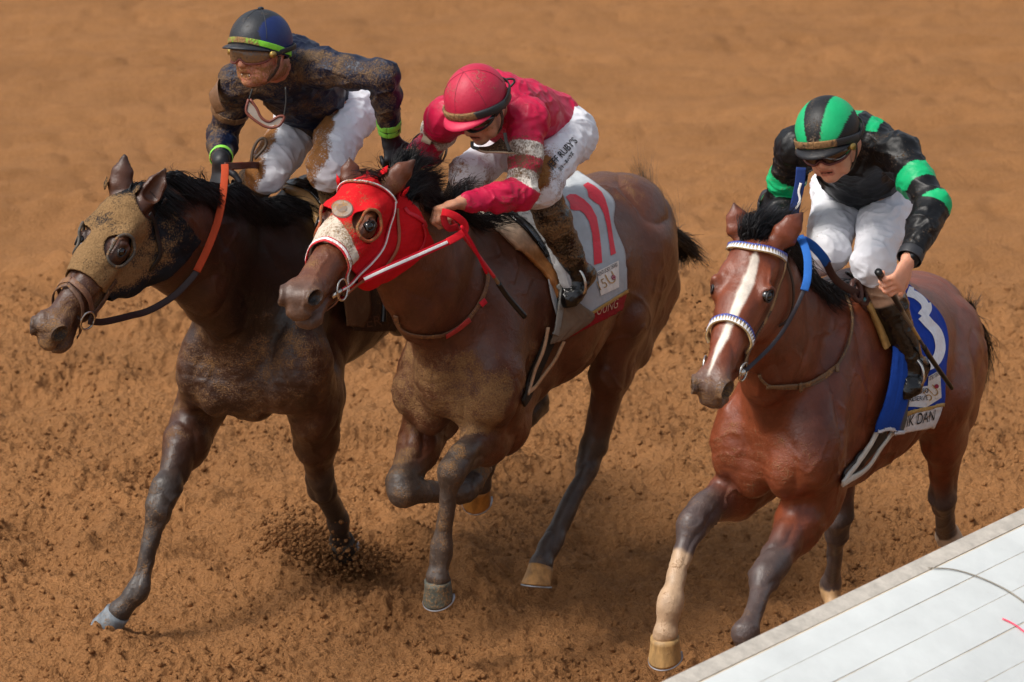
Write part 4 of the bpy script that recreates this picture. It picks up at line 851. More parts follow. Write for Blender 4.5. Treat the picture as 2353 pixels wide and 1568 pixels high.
BR2 = thing('bridle', 'red and white striped bridle and reins on the red-hooded horse', 'bridle', tuple(base_of(1, (.3, 0, -.2))))
RED = lin('#c2182a'); MUDW = lin('#c8b59c')
def double(k, name, pts, w, root, off=.010, mud=.2):
    strap(k, name, pts, w, RED, mud, root=root, off=off); strap(k, 'stripe', pts, w * .45, WHT, mud, root=root, off=off + .0035, t=.003)
for s_ in (1, -1):
    double(1, 'noseband', [(.335, 0, .02), (.345, s_ * .06, -.03), (.365, s_ * .08, -.09), (.385, s_ * .06, -.16), (.39, 0, -.20)], .024, BR2, mud=.4)
    double(1, 'cheekpiece', [(.03, s_ * .10, -.05), (.12, s_ * .11, -.13), (.24, s_ * .09, -.15), (.36, s_ * .075, -.145), (.42, s_ * .07, -.125)], .014, BR2, off=.013, mud=.30)
    strap(1, 'side_strap', [(.02, s_ * .10, -.09), (.10, s_ * .10, -.20), (.24, s_ * .08, -.20), (.40, s_ * .06, -.16)], .012, lin('#9a5a40'), .3, root=BR2, off=.013)
    double(1, 'browband', [(.065, 0, .04), (.055, s_ * .05, .03), (.04, s_ * .09, -.02), (.03, s_ * .10, -.06)], .013, BR2, off=.014, mud=.45)
    strap(1, 'chin_strap', [(.43, s_ * .065, -.13), (.47, s_ * .05, -.17), (.48, 0, -.19)], .012, lin('#7a4a35'), .35, root=BR2)
    _, bc = bitring(1, (.42, s_ * .075, -.125), 0, .036, BR2)
bl = HP_[1]['f'].proj(HP_[1]['h'](.43, .075, -.12)[None], .016)[0]; yb = bl[1]
V, F = tube(tow(1, np.array([HP_[1]['f'].proj(HP_[1]['h'](.47, .07, -.117)[None], .006)[0], bl])), .009, 10); mesh('bit_guard', V, F, M_steel, BR2)
def striped(k, pts, w, root, name, n=40):
    P = airline(k, pts, n); Nn = flatten_normals(P); V, F = ribbon(P, Nn, w, .005); o_ = mesh(name, V, F, M_cloth, root, col=RED, mud=.0)
    V, F = ribbon(P + Nn * .005, Nn, w * .42, .002); mesh('stripe', V, F, M_cloth, o_, col=WHT, mud=.05)
striped(1, [(835, 643, yb + .02), (880, 622, yb + .05), (960, 587, yb + .08), (1036, 553, yb + .11)], .024, BR2, 'rein')
P = airline(1, [(1028, 557, yb + .11), (1050, 545, yb + .12), (1067, 532, yb + .13), (1066, 515, yb + .13), (1050, 500, yb + .12), (1030, 491, yb + .10), (1015, 488, yb + .08)], 40); V, F = ribbon(P, flatten_normals(P, (0.1, -1, .5)), .026, .007); mesh('rein_grip', V, F, M_cloth, BR2, col=lin('#d3202c'), mud=.0)
P = airline(1, [(1018, 495, yb + .07), (1022, 515, yb + .08), (1032, 525, yb + .09), (1050, 522, yb + .10)], 24); V, F = ribbon(P, flatten_normals(P, (0.6, -1, .2)), .024, .007); mesh('rein_grip', V, F, M_cloth, BR2, col=lin('#9c1a22'), mud=.0)
P = airline(1, [(1060, 520, .22), (1085, 560, .24), (1105, 600, .25), (1118, 628, .25)], 24); V, F = tube(P, .006, 8); mesh('rein_cord', V, F, M_cloth, BR2, col=RED, mud=.0)
strap_px(1, 'neck_strap', [(925, 480), (935, 492), (955, 500), (968, 512), (972, 522)], .014, RED, .1, .012, root=BR2)
strap_px(1, 'neck_strap', [(966, 515), (970, 545), (960, 575), (946, 590)], .010, RED, .05, .010, root=BR2)
BP2 = thing('neck_strap', 'muddy tan strap with red ends looped low round the middle horse\'s neck', 'strap', tuple(hit(1, 1000, 765)[0]))
strap_px(1, 'strap', [(911, 722), (920, 750), (945, 766), (985, 771), (1020, 766), (1060, 745), (1090, 712), (1110, 675), (1118, 640), (1112, 615)], .016, lin('#6b4a35'), .42, .008, root=BP2)
strap_px(1, 'strap_end', [(1020, 769), (1045, 755), (1075, 733)], .020, lin('#a5322c'), .25, .013, root=BP2)
strap_px(1, 'strap_end', [(1100, 700), (1112, 690)], .022, RED, .1, .013, root=BP2, n=8)

BR3 = thing('bridle', 'brown bridle with blue, white and gold zigzag browband and noseband on the unhooded horse', 'bridle', tuple(base_of(2, (.3, 0, -.2))))
def zig(k, name, pts, w, root, off=.006):
    o_ = strap(k, name, pts, w, lin('#b89c6c'), .15, root=root, off=off, n=80, t=.006)
    H = HP_[k]; P = H['f'].proj(spline(np.array([H['h'](*p) for p in pts]), 61), off + .006); Nn = H['f'].grad(P, .006); T = np.gradient(P, axis=0); T /= np.linalg.norm(T, axis=1, keepdims=True); S = np.cross(T, Nn)
    if S[30] @ H['R'][:, 0] > 0: S = -S           # toward the poll
    for c_, lo_, hi_, col in ((0, -.42, .05, 'e'), (1, .45, -.05, 'b')):
        V = []; F = []
        for i in range(0, 60, 2):
            q = len(V); e = Nn[i] * .002
            if c_ == 0: V += [P[i] - S[i] * w * .46 + e, P[i + 2] - S[i + 2] * w * .46 + e, P[i + 1] + S[i + 1] * w * .34 + e]
            else: V += [P[i] + S[i] * w * .46 + e * .7, P[i + 2] + S[i + 2] * w * .46 + e * .7, P[i + 1] - S[i + 1] * w * .36 + e * .7]
            F.append((q, q + 1, q + 2))
        mesh('zigzag', tow(k, np.array(V)), F, M_print, o_, smooth=False, col=WHT if c_ == 0 else lin('#1f3f9c'), mud=.05)
zig(2, 'browband', [(.03, -.10, -.05), (.055, -.075, .0), (.072, 0, .035), (.055, .075, .0), (.03, .105, -.06)], .025, BR3)
zig(2, 'noseband', [(.37, -.075, -.10), (.345, -.06, -.04), (.335, 0, .01), (.345, .06, -.04), (.38, .075, -.11)], .025, BR3)
for s_ in (1, -1):
    for dl, cc in ((0, '#3f2a20'), (.018, '#8d6c49')):
        strap(2, 'cheekpiece', [(.02 + dl, s_ * .105, -.07), (.11 + dl, s_ * .10, -.11), (.22 + dl * .6, s_ * .085, -.13), (.35, s_ * .075, -.125), (.43, s_ * .07, -.12)], .013, lin(cc), .2, root=BR3, off=.008)
    strap(2, 'throatlatch', [(.0, s_ * .10, -.06), (.03, s_ * .09, -.16), (.10, s_ * .05, -.26), (.12, 0, -.28)], .013, lin('#2a1c18'), .05, root=BR3)
    strap(2, 'noseband_strap', [(.38, s_ * .08, -.11), (.40, s_ * .06, -.16), (.41, 0, -.20)], .018, lin('#4a3328'), .3, root=BR3)
    _, bc = bitring(2, (.45, s_ * .075, -.12), 0, .030, BR3)
    v, g = ball(tow(2, HP_[2]['f'].proj(HP_[2]['h'](.455, s_ * .078, -.118)[None], .012)[0]), .013); mesh('bit_joint', v, g, M_steel, BR3)
bl = HP_[2]['f'].proj(HP_[2]['h'](.45, .075, -.12)[None], .016)[0]; yb = bl[1]; P0_ = tow(2, bl)
P = spline(np.array([P0_, tow(2, hp(2, 1768, 800, yb + .03)), tow(2, hp(2, 1803, 755, yb + .06)), tow(2, hp(2, 1832, 702, yb + .09)), tow(2, hp(2, 1852, 655, yb + .10))]), 30); V, F = ribbon(P, flatten_normals(P), .013, .004); mesh('rein', V, F, M_leather, BR3, col=lin('#26222a'), mud=.1)
P = airline(2, [(1848, 668, yb + .10), (1855, 640, yb + .10), (1856, 600, yb + .08), (1850, 570, yb + .05), (1838, 545, yb)], 30); V, F = ribbon(P, flatten_normals(P), .026, .006); mesh('rein_grip', V, F, M_cloth, BR3, col=lin('#2c62ad'), mud=.0)
P = airline(2, [(1845, 552, .1), (1868, 566, .12), (1890, 590, .14), (1900, 606, .14)], 20); V, F = ribbon(P, flatten_normals(P), .030, .006); mesh('rein_grip', V, F, M_cloth, BR3, col=lin('#1d4f9c'), mud=.0)
P = airline(2, [(1897, 600, .14), (1912, 632, .14), (1935, 655, .14), (1965, 672, .14), (1985, 682, .13)], 24); V, F = ribbon(P, flatten_normals(P), .026, .006); mesh('rein_end', V, F, M_leather, BR3, col=lin('#33191a'), mud=.0)
for (cx_, cy_) in ((1968, 668), (1982, 678), (1990, 690)):
    V, F = torus(tow(2, hp(2, cx_, cy_, .14)), A3(.8, -.5, .3), .028, .009, sq=1.2); mesh('rein_keeper', V, F, M_leather, BR3, col=lin('#4a2c24'), mud=.1)
BP3 = thing('neck_strap', 'thin muddy brown cord strap round the neck of the white-blazed horse', 'strap', tuple(hit(2, 1850, 885)[0]))
strap_px(2, 'strap', [(1741, 858), (1755, 878), (1782, 889), (1830, 888), (1872, 880), (1910, 855), (1935, 815), (1950, 775), (1956, 730), (1945, 690), (1926, 664)], .009, lin('#5f4a37'), .42, .008, t=.007, root=BP3)
strap_px(2, 'strap', [(1758, 885), (1800, 884), (1850, 878), (1890, 862), (1915, 845)], .012, lin('#6a5038'), .42, .012, t=.006, root=BP3)
for q in ((1830, 884), (1917, 849)): strap_px(2, 'keeper', [(q[0] - 1, q[1] - 9), (q[0] + 1, q[1] + 9)], .013, lin('#6b533b'), .4, .018, t=.006, root=BP3, n=6)

# ---------------------------------------------------------------- saddles and cloths
SC2 = thing('saddle_cloth', 'grey saddle cloth with a red number 11 and a red name band', 'saddle cloth', tuple(hit(1, 1370, 600)[0]))
o_, b11 = patch(1, 'cloth', [(1215, 452), (1235, 520), (1250, 600), (1262, 680), (1285, 764)], [(1330, 398), (1404, 458), (1407, 515), (1430, 580), (1434, 668)], M_cloth, SC2, off=.010, col=lin('#a9adb0'), mud=.10, nu=60, nv=44)
o_2, bb = patch(1, 'name_band', [(1285, 762), (1287, 770), (1289, 781)], [(1436, 667), (1431, 690), (1422, 713)], M_cloth, SC2, off=.010, nu=16, nv=44, col=lin('#8e1d22'), mud=.22)
patch(1, 'gold_edging', [(1285, 758), (1286, 766)], [(1436, 663), (1435, 671)], M_print, SC2, off=.015, nu=4, nv=44, col=lin('#a8803c'), mud=.2, th=.002, relax=0)
z2 = lambda L: [(1063 + x * .348, 316 + y * .348) for x, y in L]
one_a = z2([(680, 400), (708, 381), (745, 382), (800, 415), (845, 460), (880, 530), (898, 640), (910, 740), (916, 830), (862, 845), (858, 740), (850, 640), (830, 560), (798, 508), (768, 487), (735, 489), (708, 478), (706, 440)])
one_b = z2([(796, 322), (825, 303), (870, 326), (915, 365), (938, 412), (958, 480), (975, 580), (990, 680), (1006, 768), (972, 784), (962, 690), (945, 580), (925, 500), (900, 452), (888, 410), (858, 425), (828, 398), (820, 350)])
for q in (one_a, one_b): decal('number_one', q, [tuple(range(len(q)))], b11, M_print, SC2, lin('#d4283a'), mud=.0)
lab = z2([(880, 888), (1022, 815), (1024, 990), (905, 1045)]); decal('event_label', lab, [(0, 1, 2, 3)], b11, M_print, SC2, lin('#ddd6cc'), mud=.12, off=.006)
V2, F2 = textfit('KENTUCKY DERBY', z2([(888, 920)])[0], z2([(1018, 850)])[0], 8.5); decal('lettering', V2, F2, b11, M_print, SC2, lin('#2a1c20'), off=.008)
V2, F2 = textfit('15', z2([(900, 1010)])[0], z2([(950, 985)])[0], 22, bold=-.01); decal('lettering', V2, F2, b11, M_print, SC2, lin('#a07a3a'), off=.008)
V2, F2 = textfit('U', z2([(960, 975)])[0], z2([(1008, 950)])[0], 26, bold=-.01); decal('lettering', V2, F2, b11, M_print, SC2, lin('#b58c50'), off=.008)
V2, F2 = disc2d(np.array(z2([(984, 926)])[0]), 5.2); decal('rose_emblem', V2, F2, b11, M_print, SC2, lin('#8c1238'), off=.0085)
V2, F2 = disc2d(np.array(z2([(984, 926)])[0]), 3.6, hole=.7); decal('rose_emblem', V2, F2, b11, M_print, SC2, lin('#d8a0a8'), off=.0095)
V2, F2 = textfit('R YOUNG', z2([(808, 1203)])[0], z2([(1012, 1122)])[0], 22, bold=-.012, up=(.12, -1)); decal('lettering', V2, F2, bb, M_print, SC2, lin('#c9a78a'), off=.0065)
SA2 = thing('saddle', 'racing saddle with tan and cream pad edge and grey towel under the crimson-clad rider', 'saddle', tuple(hit(1, 1200, 560)[0]))
o_z = {0: -.03, 1: -.02, 2: -.05}
def seat(k, root, col):
    H = HP_[k]; W_ = H['J']['withers']; f = Field(.03); z = W_[2] - .05 + o_z[k]
    f.B((W_[0] - .16, 0, z - .01), (W_[0] - .42, 0, z - .01), (.07, .022), (.10, .02)); f.E((W_[0] - .16, 0, z + .01), (.035, .06, .035)); f.E((W_[0] - .42, 0, z + .005), (.03, .09, .02))
    F_, lo, h_ = f.grid(.006); V, F = nets(F_, lo, h_); mesh('seat', tow(k, V), F, M_leather, root, col=col, mud=.1)
seat(1, SA2, lin('#1a1817'))
padc = lambda u, v: (1 - sstep(.0, .5, u))[:, None] * lin('#c9bfae') + sstep(.0, .5, u)[:, None] * lin('#a06a38')
patch(1, 'saddle_pad', [(1091, 492), (1133, 527), (1178, 569), (1213, 598), (1247, 630), (1268, 668), (1277, 698)], [(1140, 474), (1180, 515), (1218, 560), (1246, 598), (1268, 628), (1285, 655), (1294, 680)], M_leather, SA2, off=.014, th=.020, nu=50, nv=8, colfn=padc, mud=.25)
patch(1, 'black_flap', [(1133, 486), (1160, 508), (1195, 538), (1222, 568), (1243, 596)], [(1160, 468), (1190, 500), (1222, 535), (1240, 565), (1256, 592)], M_gloss, SA2, off=.030, th=.008, nu=40, nv=8, col=None, mud=.15)
patch(1, 'grey_towel', [(1145, 484), (1190, 515), (1225, 552), (1250, 595), (1272, 640), (1298, 682)], [(1215, 452), (1245, 490), (1268, 540), (1284, 585), (1296, 630), (1308, 690)], M_cloth, SA2, off=.036, th=.010, nu=50, nv=24, col=lin('#b2b4b5'), mud=.14, bulge=.02)
patch(1, 'taupe_cloth', [(1268, 655), (1272, 690), (1266, 740), (1252, 788)], [(1310, 688), (1330, 702), (1354, 728), (1294, 772)], M_cloth, SA2, off=.024, th=.006, nu=40, nv=24, col=lin('#74614f'), mud=.20, bulge=.012)
strap_px(1, 'girth', [(1262, 770), (1245, 810), (1225, 855), (1205, 905), (1196, 925)], .060, lin('#2f2a24'), .25, .008, t=.008, root=SA2, m=M_cloth)
strap_px(1, 'girth_edge', [(1250, 750), (1240, 800), (1222, 845), (1202, 905)], .014, lin('#c8a684'), .3, .016, t=.007, root=SA2, m=M_cloth)
strap_px(1, 'girth_edge', [(1288, 780), (1268, 820), (1245, 852), (1225, 880), (1205, 905)], .014, lin('#c09c78'), .3, .016, t=.007, root=SA2, m=M_cloth)
strap_px(1, 'hanging_strap', [(1275, 655), (1274, 690), (1268, 730), (1262, 765)], .032, lin('#8f8f88'), .35, .03, t=.006, root=SA2, m=M_cloth)

SC3 = thing('saddle_cloth', 'blue saddle cloth with a white number 3 and a white name band', 'saddle cloth', tuple(hit(2, 2130, 780)[0]))
z6 = lambda L: [(1551 + x * .3847, 517 + y * .3847) for x, y in L]
o_, b3 = patch(2, 'cloth', z6([(1230, 420), (1280, 600), (1310, 800), (1330, 1000), (1335, 1110)]), z6([(1385, 370), (1555, 520), (1612, 660), (1600, 850), (1588, 1075)]), M_cloth, SC3, off=.010, col=lin('#1d3fa0'), mud=.03, nu=60, nv=44)
o_2, bb = patch(2, 'name_band', z6([(1325, 1130), (1300, 1190), (1262, 1252)]), z6([(1586, 1062), (1570, 1120), (1545, 1200)]), M_cloth, SC3, off=.010, nu=16, nv=44, col=lin('#dedcdc'), mud=.08)
patch(2, 'gold_edging', z6([(1326, 1112), (1322, 1140)]), z6([(1588, 1056), (1584, 1074)]), M_print, SC3, off=.015, nu=4, nv=44, col=lin('#b9975a'), mud=.1, th=.002, relax=0)
def stroke2d(pts, w, n=26):
    P = smooth_line(pts, n); T = np.gradient(P, axis=0); T /= np.linalg.norm(T, axis=1, keepdims=True); S = np.stack([-T[:, 1], T[:, 0]], 1) * w / 2
    return np.vstack([P - S, P + S]), [(i, i + 1, n + i + 1, n + i) for i in range(n - 1)]
V2, F2 = stroke2d(z6([(1385, 400), (1440, 420), (1485, 460), (1497, 505), (1470, 548)]), 23); decal('number_three', V2, F2, b3, M_print, SC3, lin('#e6e8ec'))
V2, F2 = stroke2d(z6([(1470, 545), (1510, 590), (1560, 650), (1578, 735), (1555, 805), (1510, 838), (1455, 835)]), 23); decal('number_three', V2, F2, b3, M_print, SC3, lin('#e6e8ec'), off=.0052)
lab = z6([(1505, 905), (1574, 866), (1582, 1030), (1495, 1085)]); decal('event_label', lab, [(0, 1, 2, 3)], b3, M_print, SC3, lin('#e0dcd6'), off=.006, mud=.05)
lab = z6([(1340, 985), (1506, 960), (1498, 1088), (1345, 1080)]); decal('sponsor_label', lab, [(0, 1, 2, 3)], b3, M_print, SC3, lin('#d9dde2'), off=.005, mud=.05)
V2, F2 = textfit('TUCKY DERBY', z6([(1508, 930)])[0], z6([(1574, 893)])[0], 8); decal('lettering', V2, F2, b3, M_print, SC3, lin('#3a1c24'), off=.008)
V2, F2 = textfit('5U', z6([(1512, 1050)])[0], z6([(1570, 1000)])[0], 26, bold=-.012); decal('lettering', V2, F2, b3, M_print, SC3, lin('#b08c54'), off=.008)
V2, F2 = disc2d(np.array(z6([(1550, 962)])[0]), 5.); decal('rose_emblem', V2, F2, b3, M_print, SC3, lin('#9a1440'), off=.0085)
V2, F2 = textfit('WOODFO', z6([(1370, 1016)])[0], z6([(1504, 1000)])[0], 11, bold=.004); decal('lettering', V2, F2, b3, M_print, SC3, lin('#1c2033'), off=.008)
V2, F2 = textfit('RESERVE', z6([(1390, 1052)])[0], z6([(1500, 1042)])[0], 10, bold=.004); decal('lettering', V2, F2, b3, M_print, SC3, lin('#1c2033'), off=.008)
V2, F2 = disc2d(np.array(z6([(1362, 1034)])[0]), 9, 9.5, hole=.82); decal('round_emblem', V2, F2, b3, M_print, SC3, lin('#2a2d3c'), off=.008)
V2, F2 = textfit('R', z6([(1354, 1046)])[0], z6([(1370, 1044)])[0], 9); decal('lettering', V2, F2, b3, M_print, SC3, lin('#2a2d3c'), off=.008)
V2, F2 = textfit('YSTIK DAN', z6([(1288, 1222)])[0], z6([(1538, 1166)])[0], 26, bold=.0, up=(.16, -1)); decal('lettering', V2, F2, bb, M_print, SC3, lin('#17171c'), off=.0065)
SA3 = thing('saddle', 'racing saddle with tan pad edge and hanging blue towel under the green-striped rider', 'saddle', tuple(hit(2, 2010, 760)[0]))
seat(2, SA3, lin('#1a1817'))
patch(2, 'saddle_pad', z6([(1100, 460), (1150, 530), (1190, 620), (1215, 690), (1232, 745)]), z6([(1150, 470), (1190, 520), (1232, 600), (1255, 670), (1262, 720)]), M_leather, SA3, off=.014, th=.020, nu=40, nv=8, colfn=lambda u, v: (1 - sstep(.0, .12, u))[:, None] * lin('#2f8f9c') + sstep(.0, .12, u)[:, None] * lin('#a8844c'), mud=.10)
patch(2, 'blue_towel', z6([(1180, 500), (1235, 580), (1262, 700), (1235, 950), (1150, 1230)]), z6([(1230, 500), (1300, 620), (1358, 760), (1362, 960), (1322, 1205)]), M_cloth, SA3, off=.030, th=.008, nu=60, nv=30, colfn=lambda u, v: (sstep(.82, .95, v - (1 - u) * .1 + .0))[:, None] * lin('#5c5850') + (1 - sstep(.82, .95, v - (1 - u) * .1))[:, None] * lin('#20479f'), mud=.16, bulge=.014)
patch(2, 'towel_hem', z6([(1156, 1212), (1150, 1232)]), z6([(1326, 1190), (1322, 1208)]), M_cloth, SA3, off=.041, th=.004, nu=4, nv=24, col=lin('#cfcdd0'), mud=.1, relax=0)
patch(2, 'black_flap', z6([(1010, 330), (1090, 400), (1160, 450), (1230, 560)]), z6([(1060, 330), (1150, 380), (1240, 440), (1290, 580)]), M_gloss, SA3, off=.026, th=.008, nu=30, nv=10, mud=.05)
strap_px(2, 'girth', z6([(1240, 1230), (1180, 1300), (1110, 1380), (1030, 1470), (985, 1520)]), .060, lin('#1d1512'), .1, .008, t=.008, root=SA3, m=M_leather)
strap_px(2, 'girth_edge', z6([(1178, 1235), (1130, 1320), (1060, 1420), (970, 1530)]), .022, lin('#d6cfc2'), .15, .015, t=.008, root=SA3, m=M_cloth)
strap_px(2, 'girth_edge', z6([(1270, 1230), (1195, 1330), (1130, 1430), (1040, 1500), (975, 1535)]), .022, lin('#d3cabb'), .2, .015, t=.008, root=SA3, m=M_cloth)

SA1 = thing('saddle', 'racing saddle with arched tan pad edge on the leftmost dark horse', 'saddle', tuple(hit(0, 690, 460)[0]))
seat(0, SA1, lin('#1a1817'))
patch(0, 'saddle_pad', [(620, 430), (650, 440), (685, 462), (710, 492), (728, 530), (735, 555)], [(640, 424), (672, 436), (705, 455), (730, 485), (742, 520), (752, 550)], M_leather, SA1, off=.014, th=.02, nu=36, nv=8, col=lin('#a98452'), mud=.3)
patch(0, 'black_flap', [(655, 430), (690, 445), (722, 470), (745, 510)], [(690, 425), (730, 440), (760, 465), (790, 520)], M_gloss, SA1, off=.026, th=.008, nu=26, nv=10, mud=.2)
SC1 = thing('saddle_cloth', 'mud-covered dark saddle cloth with faint gold lettering on the leftmost horse', 'saddle cloth', tuple(hit(0, 840, 640)[0]))
o_, b1 = patch(0, 'cloth', [(700, 420), (740, 520), (780, 640), (800, 745), (806, 758)], [(850, 400), (880, 480), (900, 600), (905, 700), (905, 755)], M_cloth, SC1, off=.018, col=lin('#4a3a2e'), mud=.35, nu=50, nv=30)
V2, F2 = textfit('ER', (842, 752), (877, 747), 24, bold=-.01); decal('lettering', V2, F2, b1, M_print, SC1, lin('#6e4c38'), off=.004, mud=.15)
V2, F2 = textfit('5', (818, 750), (828, 748), 12, bold=-.01); decal('lettering', V2, F2, b1, M_print, SC1, lin('#9a9490'), off=.004, mud=.1)
patch(0, 'towel', [(742, 424), (752, 450), (765, 480), (778, 510)], [(800, 400), (830, 430), (850, 470), (860, 520)], M_cloth, SA1, off=.022, col=lin('#b9bfc6'), mud=.42, nu=24, nv=14)
patch(0, 'taupe_cloth', [(760, 640), (778, 700), (782, 745)], [(838, 650), (840, 710), (822, 748)], M_cloth, SA1, off=.03, col=lin('#6b4f38'), mud=.3, nu=20, nv=12)

# ---------------------------------------------------------------- manes and tails
D_ = lin('#0d0c0e')
h1 = lambda px, py, y=0.: hp(0, px, py, y); h2 = lambda px, py, y=0.: hp(1, px, py, y); h3 = lambda px, py, y=0.: hp(2, px, py, y)
def crest(k, t, side=0.): 
    H = HP_[k]; a = H['h'](-.02, 0, .04); J = H['J']; b = (J['neckb'] * .45 + H['J']['neckm'] * .55) + A3(-.05, 0, .40); c = J['withers'] + A3(.02, 0, .06)
    p = spline([a, b, c], 41)[int(t * 40)] + A3(0, side, 0); return p
def on(k, p, off=.004): return HP_[k]['f'].proj(np.array(p)[None], off)[0]
cur = []
for t in np.linspace(0, 1, 34):
    a = on(0, crest(0, t)); b = on(0, a + A3(-.02, .03, -.01), .012); c = on(0, a + A3(-.06, .075, -.07), .012); d = on(0, a + A3(-.11, .10, -.13 + .03 * math.sin(t * 9)), .010); cur.append([a, b, c, d])
hair(0, 'mane', cur, 70, .006, .0035, D_, HP_[0]['root'], 1)
cur = [[h1(585, 425), h1(560, 405), h1(545, 392)], [h1(600, 430), h1(625, 420), h1(640, 425)], [h1(470, 415), h1(462, 395), h1(466, 385)], [h1(400, 410), h1(394, 392), h1(400, 382)]]
hair(0, 'forelock', cur[2:], 14, .006, .0022, D_, HP_[0]['root'], 4, jl=.3)
cur = []
for t in np.linspace(.05, 1, 26):
    a = on(1, crest(1, t)); cur.append([a, on(1, a + A3(-.02, .03, .01), .015), on(1, a + A3(-.07, .06, -.03), .016), on(1, a + A3(-.13, .07, -.06), .02)])
hair(1, 'mane', cur, 40, .010, .0032, D_, HP_[1]['root'], 2)
T2 = [([(925, 430), (950, 385), (985, 372), (1020, 380)], 0), ([(930, 440), (965, 410), (1000, 400), (1025, 398)], .02), ([(945, 445), (975, 430), (1005, 420), (1022, 424)], 0), ([(950, 455), (975, 445), (1000, 440), (1015, 432)], .03), ([(905, 410), (915, 375), (935, 350), (952, 342)], -.02), ([(930, 425), (938, 385), (950, 350), (962, 335)], 0), ([(955, 455), (965, 470), (985, 480), (1000, 478)], .05), ([(910, 420), (940, 395), (960, 370), (985, 358)], 0), ([(935, 455), (950, 440), (970, 425), (985, 415)], .04)]
hair(1, 'flying_mane', [[h2(x, y, yy) for x, y in L] for L, yy in T2], 190, .009, .0028, D_, HP_[1]['root'], 5, tipspread=1.9, jl=.28)
hair(1, 'flying_mane', [[h2(1050, 455, .05), h2(1060, 435, .05), h2(1080, 425, .03), h2(1098, 428, .02)], [h2(1060, 462, .08), h2(1075, 445, .08), h2(1095, 440, .06)]], 120, .012, .0028, D_, HP_[1]['root'], 6, jl=.25)
hair(1, 'loose_strand', [[h2(905, 410), h2(880, 385), (h2(870, 350)), h2(885, 335)], [h2(895, 405), h2(872, 375), h2(866, 345)]], 3, .004, .0022, D_, HP_[1]['root'], 8, jl=.1)
hair(1, 'forelock', [[h2(875, 405), h2(850, 395), h2(820, 398), h2(800, 408)]], 40, .012, .0022, lin('#1f1a18'), HP_[1]['root'], 9, jl=.3)
TL = [([(1540, 535), (1565, 548), (1585, 565), (1600, 590)], 0), ([(1545, 545), (1562, 570), (1570, 590), (1562, 615)], 0), ([(1545, 540), (1575, 560), (1598, 588), (1618, 606)], .03), ([(1540, 540), (1555, 560), (1562, 585), (1556, 600)], -.03)]
hair(1, 'tail', [[h2(x, y, yy) for x, y in L] for L, yy in TL], 220, .012, .0032, D_, HP_[1]['root'], 10, tipspread=1.7, jl=.3)
hair(1, 'tail_wisps', [[h2(1500, 470, -.1), h2(1480, 430, -.12), h2(1462, 395, -.14), h2(1445, 365, -.15)], [h2(1505, 475, -.1), h2(1492, 430, -.12), h2(1488, 390, -.14), h2(1485, 358, -.15)], [h2(1545, 540, 0), h2(1540, 500, -.05), h2(1520, 455, -.1), h2(1495, 410, -.12)]], 50, .012, .0016, lin('#4a4038'), HP_[1]['root'], 11, tipspread=2.2, jl=.3)
cur = []
for t in np.linspace(0.05, .95, 24):
    a = on(2, crest(2, t)); cur.append([a, on(2, a + A3(-.02, .03, .0), .014), on(2, a + A3(-.05, .07, -.05), .014), on(2, a + A3(-.09, .09, -.10), .012)])
hair(2, 'mane', cur, 40, .010, .0032, D_, HP_[2]['root'], 3)
T3 = [([(1725, 550), (1728, 520), (1745, 495), (1775, 480)], 0), ([(1735, 548), (1750, 520), (1775, 500), (1800, 488)], .01), ([(1750, 545), (1775, 522), (1800, 502), (1825, 480)], .03), ([(1760, 548), (1790, 528), (1810, 505), (1840, 470)], .04), ([(1712, 548), (1712, 525), (1722, 500), (1740, 490)], -.02), ([(1745, 550), (1765, 530), (1790, 515), (1805, 500)], .03)]
hair(2, 'flying_mane', [[h3(x, y, yy) for x, y in L] for L, yy in T3], 180, .009, .0028, lin('#121013'), HP_[2]['root'], 12, tipspread=1.5, jl=.28)
hair(2, 'forelock', [[h3(1745, 545, .02), h3(1725, 548, .0), h3(1708, 556, -.02), h3(1700, 562, -.03)], [h3(1750, 540, .02), h3(1740, 552, .02), h3(1722, 560, 0)]], 60, .010, .0024, D_, HP_[2]['root'], 13, jl=.25)
T3 = [([(2225, 700), (2232, 740), (2250, 790), (2258, 840)], 0), ([(2235, 750), (2250, 800), (2258, 850), (2250, 905)], 0), ([(2230, 730), (2255, 770), (2270, 820), (2268, 870)], .04)]
hair(2, 'tail', [[h3(x, y, yy) for x, y in L] for L, yy in T3], 150, .010, .0024, D_, HP_[2]['root'], 14, tipspread=2.4, jl=.3)
hair(2, 'tail_wisps', [[h3(2225, 710), h3(2222, 690), h3(2226, 670), h3(2228, 655)], [h3(2228, 720), h3(2238, 700), h3(2245, 690), h3(2250, 680)]], 26, .010, .0015, lin('#2e2422'), HP_[2]['root'], 15, tipspread=2., jl=.3)

# ================================================================== jockeys
M_skin = mat('skin', None, rough=.5, var=.10, vscale=30, bump=(160, .0008), mud=True, mudc=lin('#93693f'), spec=.35, sss=.25)
M_silk = mat('jacket_silk', None, rough=.42, var=.07, vscale=10, bump=(30, .002), bump2=(9, .006), mud=True, mudc=lin('#6a5540'), spec=.28, sheen=.0, mudfine=1.3)
M_white = mat('breeches_fabric', None, rough=.6, var=.05, vscale=10, bump=(26, .002), bump2=(9, .007), mud=True, mudc=lin('#8d5f35'), spec=.3, mudfine=1.3)
M_boot = mat('boot_leather', None, rough=.16, var=.3, vscale=20, bump=(22, .006), mud=True, mudc=lin('#7d6040'), spec=.6)
M_helm = mat('helmet_cover', None, rough=.5, var=.10, vscale=18, bump=(70, .0012), mud=True, mudc=lin('#7d6a55'), spec=.4, mudfine=1.4)
M_lens = mat('goggle_lens', None, rough=.08, var=.1, bump=None, mud=True, mudc=lin('#7d5c3a'), spec=.7, coat=.6)
M_rub = mat('black_rubber', None, rough=.5, var=.2, vscale=30, bump=(50, .001), mud=True, mudc=lin('#8a6a48'))
